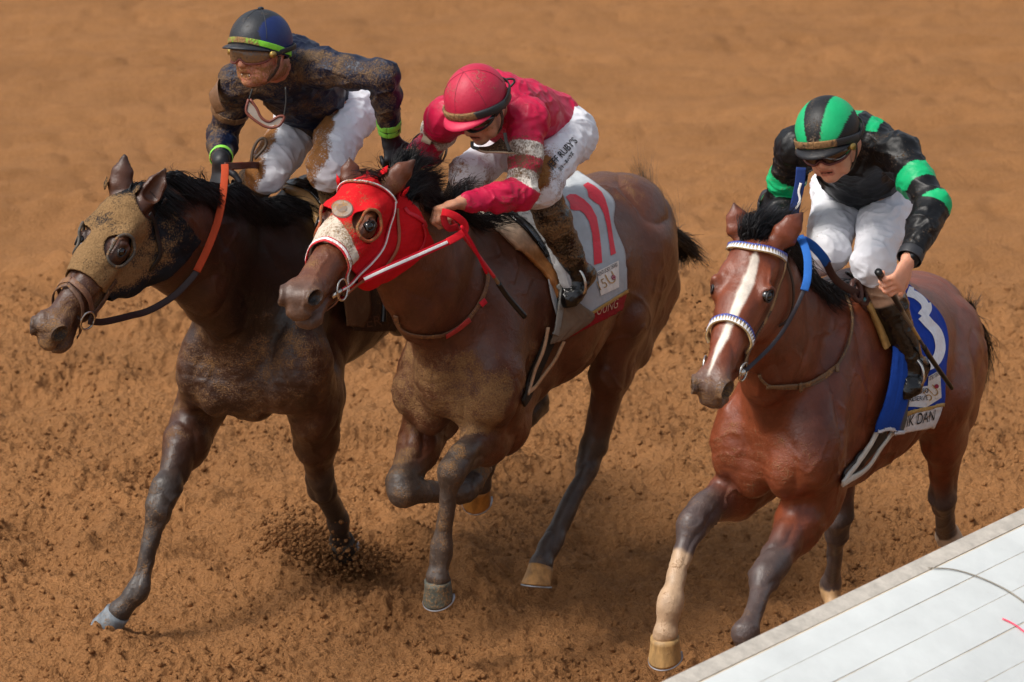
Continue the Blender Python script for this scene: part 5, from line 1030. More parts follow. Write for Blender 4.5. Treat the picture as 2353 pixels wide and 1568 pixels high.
SKIN = lin('#c98f72')
def hand(f, W, D, Nb, sgn, curl, spread=.006, S=1., thumb=None):
    """wrist W, direction of the palm D, back of the hand Nb; sgn +1 puts the thumb on the D x Nb side"""
    D = nrm(D); Nb = nrm(Nb - D * D.dot(Nb)); T = nrm(np.cross(D, Nb)) * sgn
    f.B(W - D * .015, W + D * .03, (.026 * S, .019 * S), (.032 * S, .016 * S), side=T, k=.014)
    f.B(W + D * .025, W + D * .080 * S, (.032 * S, .015 * S), (.040 * S, .013 * S), side=T, k=.012)
    lens = [(.040, .025, .020), (.045, .028, .022), (.041, .026, .021), (.032, .020, .018)]
    for i in range(4):
        off = (.030 - .020 * i) * S; p = W + D * (.083 - .004 * abs(i - 1)) * S + T * off; a = 0; dirn = D; cc = curl[i] if np.ndim(curl) else curl
        for j, L in enumerate(lens[i]):
            a += cc * (1., 1.15, .8)[j]; dirn = nrm(math.cos(a) * D - math.sin(a) * Nb + T * spread * (1.5 - i) * 4)
            q = p + dirn * L * S; r0 = (.0098 - .0009 * j) * S; f.B(p, q, r0, r0 * .9, k=.005); f.E(q, r0 * 1.0, k=.004) if j < 2 else None; p = q
    th = thumb if thumb is not None else nrm(D * .55 + T * .6 - Nb * .45)
    p = W + D * .028 * S + T * .026 * S; q = p + nrm(th + T * .35) * .038 * S; f.B(p, q, .0135 * S, .011 * S, k=.012); q2 = q + nrm(th + D * .3) * .033 * S; f.B(q, q2, .0108 * S, .009 * S, k=.005)
def make_jockey(k, o):
    J = {n: A3(*v) for n, v in JJ[k].items()}; J.update({n: A3(*v) for n, v in o.get('J', {}).items()})
    Mt = FR[k][1]; O = FR[k][0]
    f = Field(.03); JA = Field(.03); BR = Field(.03); P, nb = J['pel'], J['nb']; sp = nrm(nb - P); sh = nrm(J['sL'] - J['sR'])
    hs = nrm(J['hipL'] - J['hipR'] + 1e-3); L = np.linalg.norm(nb - P); back = nrm(np.cross(sp, sh)); back = back if back[2] > 0 else -back
    mid = P + sp * L * .45
    tor = [(P + sp * .02, mid, (.115, .092), (.125, .100), hs, .05), (mid, nb - sp * .07, (.125, .100), (.138, .100), sh, .05),
           (nb - sp * .06 + back * .01, nb - sp * .01, (.12, .085), (.07, .06), sh, .05)]
    for F_ in (f, JA):
        e = 0 if F_ is f else .012
        if e: F_.B(P - sp * .015, P + sp * .06, (.130, .112), (.128, .110), side=hs, k=.04)
        for a, b, r0, r1, sd, kk in tor: F_.B(a, b, (r0[0] + e, r0[1] + e), (r1[0] + e, r1[1] + e), side=sd, k=kk)
        for q in 'LR':
            s_, el, w = J['s' + q], J['e' + q], J['w' + q]
            F_.B(nb - sp * .05, s_, (.055 + e), (.050 + e), k=.04); F_.E(s_ - sp * .01, .052 + e, k=.03)
            F_.B(s_, (s_ + el) / 2, .048 + e, .044 + e, k=.03); F_.B((s_ + el) / 2, el, .043 + e, .037 + e, k=.025); F_.E(el, .036 + e, k=.02)
            wd = w if F_ is f else w + (el - w) * .06
            F_.B(el, el * .6 + w * .4, .037 + e, .037 + e, k=.022); F_.B(el * .6 + w * .4, wd, .036 + e, (.026 if F_ is f else .032), k=.02)
    for F_ in (f, BR):
        e = 0 if F_ is f else .010
        F_.B(P - sp * .02, P + sp * .07, (.125 + e, .10 + e), (.115 + e, .095 + e), side=hs, k=.05)
        for q, s_ in (('L', 1), ('R', -1)):
            hp_, kn, an = J['hip' + q], J['k' + q], J['a' + q]; m = (hp_ + kn) / 2
            F_.E(hp_ - sp * .02, .086 + e, k=.04)
            F_.B(hp_, m, .082 + e, .068 + e, k=.04); F_.B(m, kn, .067 + e, .054 + e * 1.4, k=.02); F_.E(kn, .055 + e * 1.3, k=.02)
            if F_ is f: F_.B(kn, kn * .62 + an * .38 , .054, .056, k=.03); F_.B(kn * .62 + an * .38, an, .054, .036, k=.02)
            else: c_ = kn + nrm(an - kn) * .085; F_.B(kn, c_, .058, .052, k=.02)
    toes = {}
    BO = {}
    for q in 'LR':
        kn, an = J['k' + q], J['a' + q]; to = an + A3(*o.get('toe' + q, (.16, .01, -.10))); toes[q] = to; hl = an + nrm(an - kn) * .045 - nrm(to - an) * .035
        Fb = Field(.02); BO[q] = Fb
        for F_, e in ((f, 0), (Fb, .007)):
            F_.B(hl, an + nrm(an - kn) * .02, .030 + e, .034 + e, k=.02); F_.B(hl + nrm(to - hl) * .02, to * .75 + hl * .25, (.032 + e, .032 + e), (.040 + e, .026 + e), k=.02); F_.B(to * .75 + hl * .25, to, (.040 + e, .026 + e), (.030 + e, .020 + e), k=.02)
            if F_ is Fb: F_.B(kn + nrm(an - kn) * .075, kn * .62 + an * .38, .062, .062, k=.02); F_.B(kn * .62 + an * .38, an, .061, .043, k=.02); F_.E(an, .042, k=.015)
    # head
    ff, rl, ps = o['face']; ff, ps = math.radians(ff), math.radians(ps)
    fw = A3(-math.sin(ff) * math.cos(ps), -math.cos(ff) * math.cos(ps), -math.sin(ps)); l0 = nrm(np.cross(A3(0, 0, 1), fw)); u0 = np.cross(fw, l0)
    a = math.radians(rl); lw = l0 * math.cos(a) + u0 * math.sin(a); uw = np.cross(fw, lw); HR = np.stack([Mt.T @ fw, Mt.T @ lw, Mt.T @ uw], 1)   # columns: forward, left, up
    hc = J['hd'] + A3(*o.get('ho', (0, 0, 0))); s = 1.0
    h = lambda a_, b_, c_: hc + HR @ A3(a_, b_, c_)
    E = lambda c, r, kk=.015, sub=False: f.E(h(*c), r, R=HR, k=kk, sub=sub)
    def Bh(a_, b_, r0, r1, kk=.01, sub=False): f.B(h(*a_), h(*b_), r0, r1, side=HR[:, 1], k=kk, sub=sub)
    f.B(nb - sp * .03, h(-.035, 0, -.06), .058, .052, k=.04)
    E((-.010, 0, .018), (.096, .076, .098), .02); E((.030, 0, -.045), (.062, .060, .075), .03)
    Bh((.010, 0, -.085), (.062, 0, -.103), (.048, .034), (.028, .022), .03); E((.073, 0, -.106), (.018, .022, .016), .012)
    for s_ in (1, -1):
        E((.058, s_ * .040, -.032), (.026, .024, .020), .02); E((.040, s_ * .048, -.075), (.030, .016, .034), .02)
        E((.093, s_ * .031, -.008), (.018, .019, .013), .012, True); E((.100, s_ * .012, -.044), (.010, .009, .008), .006)
        E((-.005, s_ * .078, -.018), (.018, .010, .032), .008); E((-.002, s_ * .088, -.016), (.010, .006, .020), .006, True)
        E((.082, s_ * .032, .010), (.016, .022, .010), .012)
    Bh((.086, 0, .004), (.108, 0, -.040), (.009, .009), (.012, .013), .012); E((.106, 0, -.044), (.011, .012, .010), .008)
    E((.088, 0, -.062), (.014, .026, .012), .012)
    mo = o.get('mouth', .004)
    f.B(h(.086, -.020, -.071), h(.086, .020, -.071), (.0070, .0060), side=HR[:, 2], k=.008); f.B(h(.084, -.017, -.082 - mo), h(.084, .017, -.082 - mo), (.0070, .0065), side=HR[:, 2], k=.008)
    f.B(h(.097, -.021, -.077 - mo / 2), h(.097, .021, -.077 - mo / 2), (.008, .0022 + mo / 2), side=HR[:, 0], k=.004, sub=True)
    for q, hh in o['hands'].items():
        w = J['w' + q]; hand(f, w + nrm(w - J['e' + q]) * .02, *[Mt.T @ A3(*x) for x in hh[:2]], *hh[2:])
    Fg, lo, hs_ = f.grid(.0050); V, F = nets(Fg, lo, hs_)
    q = (V - hc) @ HR; col = np.tile(o.get('skin', SKIN), (len(V), 1)); onf = (np.linalg.norm(q, axis=1) < .16)
    lip = onf & (np.abs(q[:, 2] + .077 + mo / 2) < .014 + mo / 2) & (np.abs(q[:, 1]) < .024) & (q[:, 0] > .078); col[lip] = col[lip] * .4 + lin('#a8564a') * .6
    mou = onf & (np.abs(q[:, 2] + .077 + mo / 2) < .0035 + mo / 2) & (np.abs(q[:, 1]) < .021) & (q[:, 0] > .07); col[mou] = lin('#3a1a16')
    mud = np.zeros(len(V)); fm = o.get('facemud', .2); mud[onf] = fm * sstep(-.01, -.06, q[onf, 2])
    mud[~onf] = o.get('handmud', .15)
    root = thing('jockey', o['label'], 'person', tuple(tow(k, P)))
    root.name = 'person'
    mesh('body', tow(k, V), F, M_skin, root, col=col, mud=mud)
    if mo > .005:
        for i in range(-3, 4):
            v, g = ball(h(.086, i * .0058, -.0765 - mo / 2 + .001), (.003, .0028, .0045), HR, 8, 6); v = v; mesh('tooth', tow(k, v), g, M_tooth, root) if abs(i) < 4 else None
    # clothing
    def cloth(name, fld, h_, m, cfn, mfn, amp=.008, fr=(26, 10), lab=None, n_=None):
        G, lo, h2_ = fld.grid(h_); V, F = nets(G, lo, h2_); n = vnormals(V, F)
        w = 1 - np.abs(fbm(V * fr[1] + (fbm(V * 5., 2, 4)[:, None] - .5) * 3, 3, 31 + k) * 2 - 1); w2 = fbm(V * fr[0], 2, 8)
        w3 = 1 - np.abs(fbm(V * fr[1] * 1.7 * A3(1, .6, 1.3) + 5, 2, 61 + k) * 2 - 1)
        V = V + n * ((w ** 4 - .3) * amp * 1.1 + w3 ** 6 * amp * .8 + (w2 - .5) * amp * .5)[:, None]
        return mesh(name, tow(k, V), F, m, root, col=cfn(V, n), mud=mfn(V, n), label=lab)
    ctx = dict(J=J, P=P, nb=nb, sp=sp, back=back, hc=hc, HR=HR, sh=sh)
    cloth('jacket', JA, .0052, M_silk, lambda V, n: o['jcol'](V, n, ctx), lambda V, n: o['jmud'](V, n, ctx), .0075)
    cloth('breeches', BR, .0056, M_white, lambda V, n: o['bcol'](V, n, ctx), lambda V, n: o['bmud'](V, n, ctx), .008)
    for q in 'LR':
        a_, b_ = J['k' + q], J['a' + q]
        def bc(V, n): 
            t = (V - a_) @ (b_ - a_) / ((b_ - a_) @ (b_ - a_)); c = np.tile(o.get('boot', lin('#14130f')), (len(V), 1)); w = sstep(.36, .33, t) * 1.
            return c * (1 - w[:, None]) + o.get('boottop', lin('#2c2620')) * w[:, None]
        def bm_(V, n): t = (V - a_) @ (b_ - a_) / ((b_ - a_) @ (b_ - a_)); return o.get('bootmud', .3) * sstep(1.05, .75, t) + .08
        cloth('boot', BO[q], .0048, M_boot, bc, bm_, .005)
        G = BO[q]; 
    # stirrup irons and leathers belong to the saddle
    for q, sr in (('L', o['saddle']), ('R', o['saddle'])):
        to = toes[q] * .62 + J['a' + q] * .38 + A3(0, 0, -.02); fdir = nrm(toes[q] - J['a' + q]); nn = nrm(fdir * .9 + A3(0, 0, .2)); c = to + A3(0, 0, .035)
        up = A3(0, 0, 1); sd = YX; tt = np.linspace(0, 2 * math.pi, 40)
        P_ = np.array([c + sd * .060 * math.cos(t) + up * (.072 * math.sin(t) if math.sin(t) > 0 else .042 * math.sin(t)) + fdir * .0 for t in tt]); v, g = tube(P_, .0055, 8, False); so = mesh('stirrup', tow(k, v), g, M_steel, sr)
        top = c + A3(0, 0, .072); tp2 = A3(J['pel'][0] + .02, J['a' + q][1] * .55, J['pel'][2] - .20); tp2 = A3(top[0] + .02, HP_[k]['f'].proj((top + A3(0, 0, .22))[None], .03)[0][1], top[2] + .22)
        v, g = ribbon(spline([tow(k, top), tow(k, tp2)], 10), nrm(Mt @ (YX * (1 if q == 'L' else -1))), .022, .004); mesh('stirrup_leather', v, g, M_leather, sr, col=lin('#1c1815'), mud=.2)
    # helmet
    HL = []; nu, nv = 120, 40; rx = A3(.132, .112, .122) * .94; cz = .030
    def low(ph): return -.012 + .042 * max(0, math.cos(ph)) - .028 * max(0, -math.cos(ph))
    Vh = []; 
    for j in range(nv + 1):
        for i in range(nu):
            ph = 2 * math.pi * i / nu; zl = (low(ph) - cz) / rx[2]; th1 = math.acos(max(-.95, zl)); th = th1 * (j / nv); 
            b = 1 + .010 * math.cos(ph) * math.sin(th)
            Vh.append((rx[0] * math.sin(th) * math.cos(ph) * b, rx[1] * math.sin(th) * math.sin(ph), cz + rx[2] * math.cos(th)))
    Vh = np.array(Vh); Fh = [(j * nu + i, (j + 1) * nu + i, (j + 1) * nu + (i + 1) % nu, j * nu + (i + 1) % nu) for j in range(nv) for i in range(nu)]
    W_ = lambda Q: tow(k, hc + np.asarray(Q) @ HR.T)
    hm = mesh('helmet', W_(Vh), Fh, M_helm, root, col=o['hcol'](Vh), mud=o['hmud'](Vh)); sd = hm.modifiers.new('shell', 'SOLIDIFY'); sd.thickness = .006; sd.offset = -1
    # peak
    n = 40; A_ = np.linspace(-1.15, 1.15, n); Vp = []
    for a_ in A_:
        zl = low(a_); r0 = math.sqrt(max(0, 1 - ((zl - cz) / rx[2]) ** 2)); e = math.cos(a_ / 1.15 * math.pi / 2) ** .6
        for t in (0, .35, .7, 1.): Vp.append(((rx[0] * r0 + .042 * e * t) * math.cos(a_) + .004, (rx[1] * r0 + .020 * e * t) * math.sin(a_), zl - .002 - .013 * t * t * e + .004))
    Fp = [(i * 4 + j, i * 4 + j + 1, (i + 1) * 4 + j + 1, (i + 1) * 4 + j) for i in range(n - 1) for j in range(3)]
    pk = mesh('peak', W_(Vp), Fp, M_helm, hm, col=o['peak'], mud=o.get('peakmud', .3)); sd = pk.modifiers.new('shell', 'SOLIDIFY'); sd.thickness = .005; sd.offset = -1
    # ring round the shell
    def ringpts(dz, g, n=90, tilt=0.): return np.array([((rx[0] + g) * math.sqrt(max(.05, 1 - ((low(p) + dz - cz) / rx[2]) ** 2)) * math.cos(p), (rx[1] + g) * math.sqrt(max(.05, 1 - ((low(p) + dz - cz) / rx[2]) ** 2)) * math.sin(p), low(p) + dz + tilt * math.cos(p)) for p in np.linspace(0, 2 * math.pi, n)])
    Pb = ringpts(o.get('bz', .020), .001); Nb_ = Pb * A3(1, 1, .2); Nb_ /= np.linalg.norm(Nb_, axis=1, keepdims=True); v, g = ribbon(Pb, Nb_, o.get('bw', .016), o.get('bt', .003)); c = np.tile(o['band'], (len(v), 1)); 
    mesh('helmet_band', W_(v), g, M_rub, hm, col=c, mud=np.array([o.get('bandmud', .5) * (.3 + .7 * (x[0] > .02 and x[1] < .07)) for x in v]))
    if 'seams' in o:
        for sa in o['seams']:
            S_ = np.array([(rx[0] * math.sin(t) * math.cos(sa), rx[1] * math.sin(t) * math.sin(sa), cz + rx[2] * math.cos(t)) for t in np.linspace(0, 1.4, 30)]) * 1.004
            v, g = tube(W_(S_), .0011, 6); mesh('cover_seam', v, g, M_helm, hm, col=o['seamcol'], mud=.3)
    v, g = ball((0, 0, cz + rx[2] + .003), (.011, .011, .006)); mesh('button', W_(v), g, M_helm, hm, col=o['peak'], mud=.2) if o.get('button') else None
    # goggles
    lw_, dz = o.get('lens', ((.026, .022), 0.)); n = 44; A_ = np.linspace(-1.2, 1.2, n); G = []
    for a_ in A_:
        e = 1 - (abs(a_) / 1.2) ** 5; notch = .016 * math.exp(-(a_ / .16) ** 2)
        for t in np.linspace(0, 1, 7):
            z_ = -.010 + dz + (lw_[0] * e) * (1 - t) - (lw_[1] * (e * .9 + .1) - notch) * t; rr = .113 + .006 * math.sin(math.pi * t)
            G.append((rr * math.cos(a_) + .004, (rr - .018) * math.sin(a_) , z_))
    Fg_ = [(i * 7 + j, i * 7 + j + 1, (i + 1) * 7 + j + 1, (i + 1) * 7 + j) for i in range(n - 1) for j in range(6)]
    lens = mesh('goggles', W_(G), Fg_, M_lens, root, col=o['lenscol'], mud=o.get('lensmud', .2)); sd = lens.modifiers.new('t', 'SOLIDIFY'); sd.thickness = .003
    G = np.array(G).reshape(n, 7, 3); rim = np.vstack([G[:, 0], G[::-1, 6][0:], G[:1, 0]]); v, g = tube(W_(rim), o.get('rimr', .0042), 8, False); mesh('goggle_frame', v, g, M_rub, lens, col=o['rimcol'], mud=o.get('rimmud', .3))
    for s_ in (1, -1):
        S_ = np.array([(.045 * 1, s_ * .088, -.006), (.0, s_ * .102, .004), (-.05, s_ * .098, .012), (-.10, s_ * .065, .012), (-.128, 0, .010)]); S_ = spline(S_, 24); N_ = S_ * A3(1, 1, 0); N_ /= np.linalg.norm(N_, axis=1, keepdims=True); S_ = S_ + N_ * .006
        v, g = ribbon(S_, N_, .018, .004); mesh('goggle_strap', W_(v), g, M_rub, lens, col=o.get('strapcol', lin('#17181a')), mud=.25)
        S_ = spline(np.array([(.01, s_ * .092, -.015), (.015, s_ * .083, -.06), (.035, s_ * .058, -.10), (.05, 0, -.128)]), 20); N_ = S_ * A3(.4, 1, .3); N_[:, 1] *= 1; N_ /= np.linalg.norm(N_, axis=1, keepdims=True)
        v, g = ribbon(S_, N_, .014, .003); mesh('chin_strap', W_(v), g, M_rub, hm, col=o.get('chincol', lin('#2a211b')), mud=.35)
        if 'hinge' in o:
            v, g = tube(W_([(.050, s_ * .085, -.006), (.056, s_ * .102, -.006)]), .0125, 18); mesh('goggle_hinge', v, g, M_brass, lens)
    return dict(root=root, J=J, hc=hc, HR=HR, W=W_, JA=JA, BR=BR, f=f, toes=toes, lens=lens, ctx=ctx, k=k)
M_tooth = mat('teeth', lin('#d9cdbb'), rough=.3, var=.1, bump=None)
M_brass = mat('brass', lin('#b79b58'), rough=.35, metal=.8, var=.2, bump=None)
def limb_t(V, a, b, c):
    """0..1 along a-b, 1..2 along b-c, and distance"""
    d0, t0 = segd(V, a, b); d1, t1 = segd(V, b, c); return np.where(d0 < d1, t0, 1 + t1), np.minimum(d0, d1)
def arm(V, c, q):
    J = c['J']; return limb_t(V, J['s' + q], J['e' + q], J['w' + q])
NAVY = lin('#10182e')
# --- left rider, navy
def jc1(V, n, c): return np.tile(NAVY, (len(V), 1)) * 1.0
def jm1(V, n, c):
    z = np.full(len(V), .30) ; nz = fbm(V * 7, 3, 3) - .5; fr = n @ nrm(A3(.85, 0, .25)); m = .40 * sstep(-.25, .55, fr + nz) + .08
    t, d = arm(V, c, 'R'); m = np.where((t > 1.0) & (t < 1.25) & (d < .09), .05, m); return m
def bc_w(V, n, c): return np.tile(lin('#dfe0e6'), (len(V), 1))
def bm1(V, n, c):
    J = c['J']; m = np.zeros(len(V)) + .10; nz = fbm(V * 9, 3, 5) - .5
    for q, s_ in (('L', -1), ('R', 1)):
        d, t = segd(V, J['hip' + q], J['k' + q]); inner = n @ nrm(A3(.45, -.9, .2)); m = np.maximum(m, np.where(d < .12, .62 * sstep(.10, .40, t + nz * .5) * sstep(-.1, .45, inner + nz * .7), 0))
    return m
K1 = make_jockey(0, dict(label='jockey in mud-streaked navy silks and cap, riding the leftmost dark horse', face=(36, 4, -6), mouth=.010, facemud=.50, skin=lin('#c88a72'), handmud=.0,
    saddle=SA1, hands={}, jcol=jc1, jmud=jm1, bcol=bc_w, bmud=bm1, bootmud=.42, boot=lin('#15140f'), hcol=lambda V: np.where((V[:, 1] > .060)[:, None] & (V[:, 0] < .09)[:, None], lin('#16285a'), lin('#23262b')), hmud=lambda V: .27 * (V[:, 1] < .05) + .05,
    peak=lin('#20242c'), band=lin('#7bd034'), bandmud=.62, bw=.020, bz=.016, button=True, seams=(.0, .95, -.95), seamcol=lin('#32363b'), lens=((.030, .030), 0.), lenscol=lin('#5b4a3c'), lensmud=.5, rimcol=lin('#6a3228'), rimmud=.2, hinge=1, chincol=lin('#3a2a20')))
# --- middle rider, crimson
CRI = lin('#bb1942')
def jc2(V, n, c):
    col = np.tile(CRI, (len(V), 1)); w = lin('#d7cfc4')
    for q in 'LR':
        t, d = arm(V, c, q); on_ = d < .085
        e = fbm(V * 20, 2, 3) * .03
        col[on_ & (t > .36) & (t < .56)] = w; col[on_ & (t > .74) & (t < .99)] = w
    return col
def jm2(V, n, c):
    nz = fbm(V * 7, 3, 3) - .5; m = .26 * sstep(-.1, .6, n @ nrm(A3(.9, -.1, .1)) + nz) + .04
    for q in 'LR':
        t, d = arm(V, c, q); on_ = (d < .085) & (t > .25); m = np.where(on_, np.maximum(m, .30 + .16 * (t > .30) * (t < 1.) + nz * .3), m)
    return m
def bm2(V, n, c):
    J = c['J']; m = np.zeros(len(V)) + .0; nz = fbm(V * 9, 3, 5) - .5
    for q in 'LR':
        d, t = segd(V, J['hip' + q], J['k' + q]); m = np.maximum(m, np.where(d < .14, .45 * sstep(.45, 1., t + nz * .6), 0) + .30 * (q == 'L') * np.where(d < .14, sstep(.2, .8, n @ nrm(A3(.8, -.2, .5)) + nz), 0))
    return m
K2 = make_jockey(1, dict(label='jockey in crimson silks with white sleeve bands, crouching on the red-hooded horse', face=(33, 6, 30), mouth=.001, facemud=.36, skin=lin('#b98468'), handmud=.22, ho=(-.01, 0, .0),
    J={'hipR': (-.35, -.10, 1.80), 'hipL': (-.32, .09, 1.80), 'pel': (-.34, 0, 1.83)}, saddle=SA2, hands={'L': ((-.80, -.50, -.12), (-.30, .1, .95), 1, (1.05, 1.05, 1.1, 1.15))}, toeL=(.06, -.01, -.09), jcol=jc2, jmud=jm2, bcol=bc_w, bmud=bm2, bootmud=.40, boot=lin('#101010'), boottop=lin('#1c1a18'),
    hcol=lambda V: np.tile(lin('#b4203f'), (len(V), 1)), hmud=lambda V: .27 * (V[:, 0] > -.03) * (V[:, 2] < .14) + .04, peak=lin('#c4264a'), peakmud=.1, band=lin('#26292c'), bandmud=.62, bw=.028, bt=.010, bz=.016, seams=(.0, 1.05, -1.05, 2.1, -2.1), seamcol=lin('#8f2c40'),
    lens=((.018, .024), .0), lenscol=lin('#08080a'), lensmud=.02, rimcol=lin('#101012'), rimmud=.0, rimr=.003))
# --- right rider, black and green
GRN = lin('#0fa869'); BK = lin('#0f1012')
def jc3(V, n, c):
    col = np.tile(BK, (len(V), 1)); J = c['J']
    u = ((V - c['P']) - ((V - c['P']) @ c['sp'])[:, None] * c['sp']) @ c['sh']; bk = (V - c['P']) @ c['back'] > .02; t = (V - c['P']) @ c['sp']
    for x0, x1 in ((-.020, .022), (.060, .098), (-.10, -.062)): col[bk & (np.abs(u) < .14) & (u > x0) & (u < x1)] = GRN
    hem = (t < .12) & (np.abs(u) < .3); col[hem] = GRN
    for q in 'LR':
        tt, d = arm(V, c, q); on_ = (d < .085); col[on_ & (tt > .35)] = BK; col[on_ & (tt > .42) & (tt < .68)] = GRN; col[on_ & (tt > .95) & (tt < 1.05)] = GRN
    return col
def jm3(V, n, c):
    nz = fbm(V * 7, 3, 3) - .5; m = .27 * sstep(-.1, .7, n @ nrm(A3(.85, 0, .3)) + nz) + .03
    t, d = arm(V, c, 'R'); return np.where(d < .09, .28, m)
def bm3(V, n, c):
    J = c['J']; d, t = segd(V, J['hipR'], J['kR']); return np.where((d < .14), .30 * sstep(.35, .8, t) * sstep(.0, .6, n @ nrm(A3(.7, -.7, .2))), 0.)
def hc3(V):
    c = np.tile(BK, (len(V), 1)); ph = V[:, 1] / (.112 * np.sqrt(np.maximum(.02, 1 - ((V[:, 2] - .032) / .122) ** 2 * .35))); ph = np.arctan2(V[:, 1], np.maximum(V[:, 2] - .032 + .09, .02))
    for a, b in ((.17, .58), (-.62, -.22)): c[(ph > a) & (ph < b) & (V[:, 0] > -.2)] = GRN
    return c
K3 = make_jockey(2, dict(label='jockey in black silks with green stripes, riding the rightmost bay horse', face=(22, 10, 17), mouth=-.001, ho=(.0, .0, -.02), facemud=.08, skin=lin('#cf9478'), handmud=.0,
    saddle=SA3, hands={'L': ((-.42, -.65, -.62), (.75, -.62, .1), -1, (.95, 1.0, 1.0, 1.0))}, toeL=(.05, .0, -.085), jcol=jc3, jmud=jm3, bcol=bc_w, bmud=bm3, bootmud=.16, boot=lin('#0c0c0d'), boottop=lin('#a07f68'),
    hcol=hc3, hmud=lambda V: .26 * (np.abs(V[:, 1]) < .03) * (V[:, 0] > -.05) + .08, peak=lin('#15161a'), peakmud=.25, band=lin('#202226'), bandmud=.60, bw=.024, bt=.006, bz=.016,
    lens=((.022, .026), .0), lenscol=lin('#2a1512'), lensmud=.05, rimcol=lin('#5a2620'), rimmud=.1, hinge=1))

# ---------------------------------------------------------------- gloves, wrist bands, badges
def glove(K, q, hh, col, lab):
    k = K['k']; f = Field(.02); w = K['J']['w' + q]; e = K['J']['e' + q]; Mt = FR[k][1]
    hand(f, w + nrm(w - e) * .02, *[Mt.T @ A3(*x) for x in hh[:2]], *hh[2:], S=1.06); f.B(w + nrm(w - e) * .005, w + nrm(w - e) * .03, .033, .030, k=.015)
    G, lo, h_ = f.grid(.0045); V, F = nets(G, lo, h_); mesh('glove', tow(k, V), F, M_rub, K['root'], col=col, mud=.05)
glove(K1, 'L', ((.22, -.25, -.95), (.35, -.9, .1), -1, (.9, .9, .95, 1.0)), lin('#101014'), None)
glove(K1, 'R', ((-.1, -.35, -.85), (-.6, -.6, .5), -1, (1.1, 1.1, 1.1, 1.1)), lin('#15151a'), None)
def cuff(K, q, t, w, col, mud=.2, r=.036, name='wrist_band', seg='w'):
    k = K['k']; J = K['J']; a, b = (J['e' + q], J['w' + q]) if seg == 'w' else (J['s' + q], J['e' + q]); c = a + (b - a) * t; ax = nrm(b - a); u = nrm(np.cross(ax, A3(.3, .5, 1))); v = np.cross(ax, u)
    P = np.array([c + r * (math.cos(x) * u + math.sin(x) * v) for x in np.linspace(0, 2 * math.pi, 36)]); P = K['JA'].proj(P, .0075); P = P - ax * (((P - c) @ ax))[:, None]; Nn = P - c; Nn /= np.linalg.norm(Nn, axis=1, keepdims=True)
    V, F = ribbon(tow(k, P), Nn @ FR[k][1].T, w, .003); return mesh(name, V, F, M_rub, K['root'], col=col, mud=mud)
LIME = lin('#86d44a')
cuff(K1, 'L', .84, .024, LIME, .25); cuff(K1, 'L', .95, .022, LIME, .25); cuff(K1, 'R', .92, .024, LIME, .3); cuff(K1, 'R', .48, .026, lin('#6b4d33'), .4, name='arm_strap', seg='s')
cuff(K2, 'R', .05, .034, lin('#1f2326'), .3, name='arm_strap'); cuff(K3, 'L', .93, .034, lin('#26272b'), .0); cuff(K3, 'R', .02, .030, lin('#1e1f22'), .1, name='arm_strap')
# skin of the wrist between band and glove is the body itself
def at_w(K, px, py, ref): return hpd(px, py, tow(K['k'], ref))
# arm number pads
J = K1['J']; c = tow(0, J['sR'])
P = spline([hpd(508, 192, c), hpd(492, 205, c - A3(0, .05, 0)), hpd(496, 235, c - A3(0, .06, 0)), hpd(508, 258, c - A3(0, .05, 0))], 16); V, F = ribbon(P, A3(-.75, -.65, .1), .055, .004); mesh('arm_badge', V, F, M_leather, K1['root'], col=lin('#6e4f36'), mud=.3)
J = K2['J']; c = tow(1, (J['sR'] + J['eR']) / 2) - A3(.03, .06, 0)
P = spline([hpd(1012, 250, c), hpd(995, 285, c), hpd(978, 330, c)], 12); V, F = ribbon(P, A3(-.5, -.85, .1), .040, .004); bo = mesh('arm_badge', V, F, M_cloth, K2['root'], col=lin('#b9a78c'), mud=.22)
P = spline([hpd(1003, 268, c), hpd(985, 310, c)], 8) + A3(-.003, -.006, .001); V, F = ribbon(P, A3(-.5, -.85, .1), .008, .002); mesh('red_mark', V, F, M_print, bo, col=lin('#b8321f'), mud=0)
J = K3['J']; c = tow(2, J['sR']) + A3(.03, -.10, 0)
P = spline([hpd(1841, 385, c), hpd(1838, 420, c), hpd(1830, 460, c), hpd(1822, 495, c)], 14); V, F = ribbon(P, A3(.1, -1, .2), .034, .003); bo = mesh('arm_badge', V, F, M_cloth, K3['root'], col=lin('#24386e'), mud=.15)
P = spline([hpd(1840, 420, c), hpd(1835, 440, c), hpd(1838, 460, c), hpd(1828, 480, c)], 14) + A3(0, -.005, 0); V, F = ribbon(P, A3(.1, -1, .2), .008, .002); mesh('white_mark', V, F, M_print, bo, col=WHT, mud=.1)
# goggles hanging round the neck of the left rider
cg = K1['hc'] + A3(0, 0, 0); c = tow(0, cg) + A3(0, -.10, -.05)
def loopline(px, c, n=40): return spline([hpd(x, y, c) for x, y in px], n)
P = loopline([(571, 228), (566, 258), (590, 280), (615, 293), (640, 290), (653, 270), (640, 268), (618, 280), (600, 270), (590, 250), (575, 228)], c); V, F = tube(P, .005, 8); ng = mesh('hanging_goggles', V, F, M_rub, K1['root'], col=lin('#6a3426'), mud=.3)
L_ = np.array([hpd(x, y, c) for x, y in ((572, 234), (568, 256), (590, 277), (615, 290), (640, 286), (650, 272), (638, 270), (618, 281), (600, 272), (588, 250))]); V = np.vstack([L_, L_ + A3(0, .004, 0)]); n = 10
mesh('hanging_lens', V, [tuple(range(n)), tuple(range(n, 2 * n))[::-1]] + [(i, (i + 1) % n, n + (i + 1) % n, n + i) for i in range(n)], M_lens, ng, smooth=False, col=lin('#8d7f70'), mud=.4)
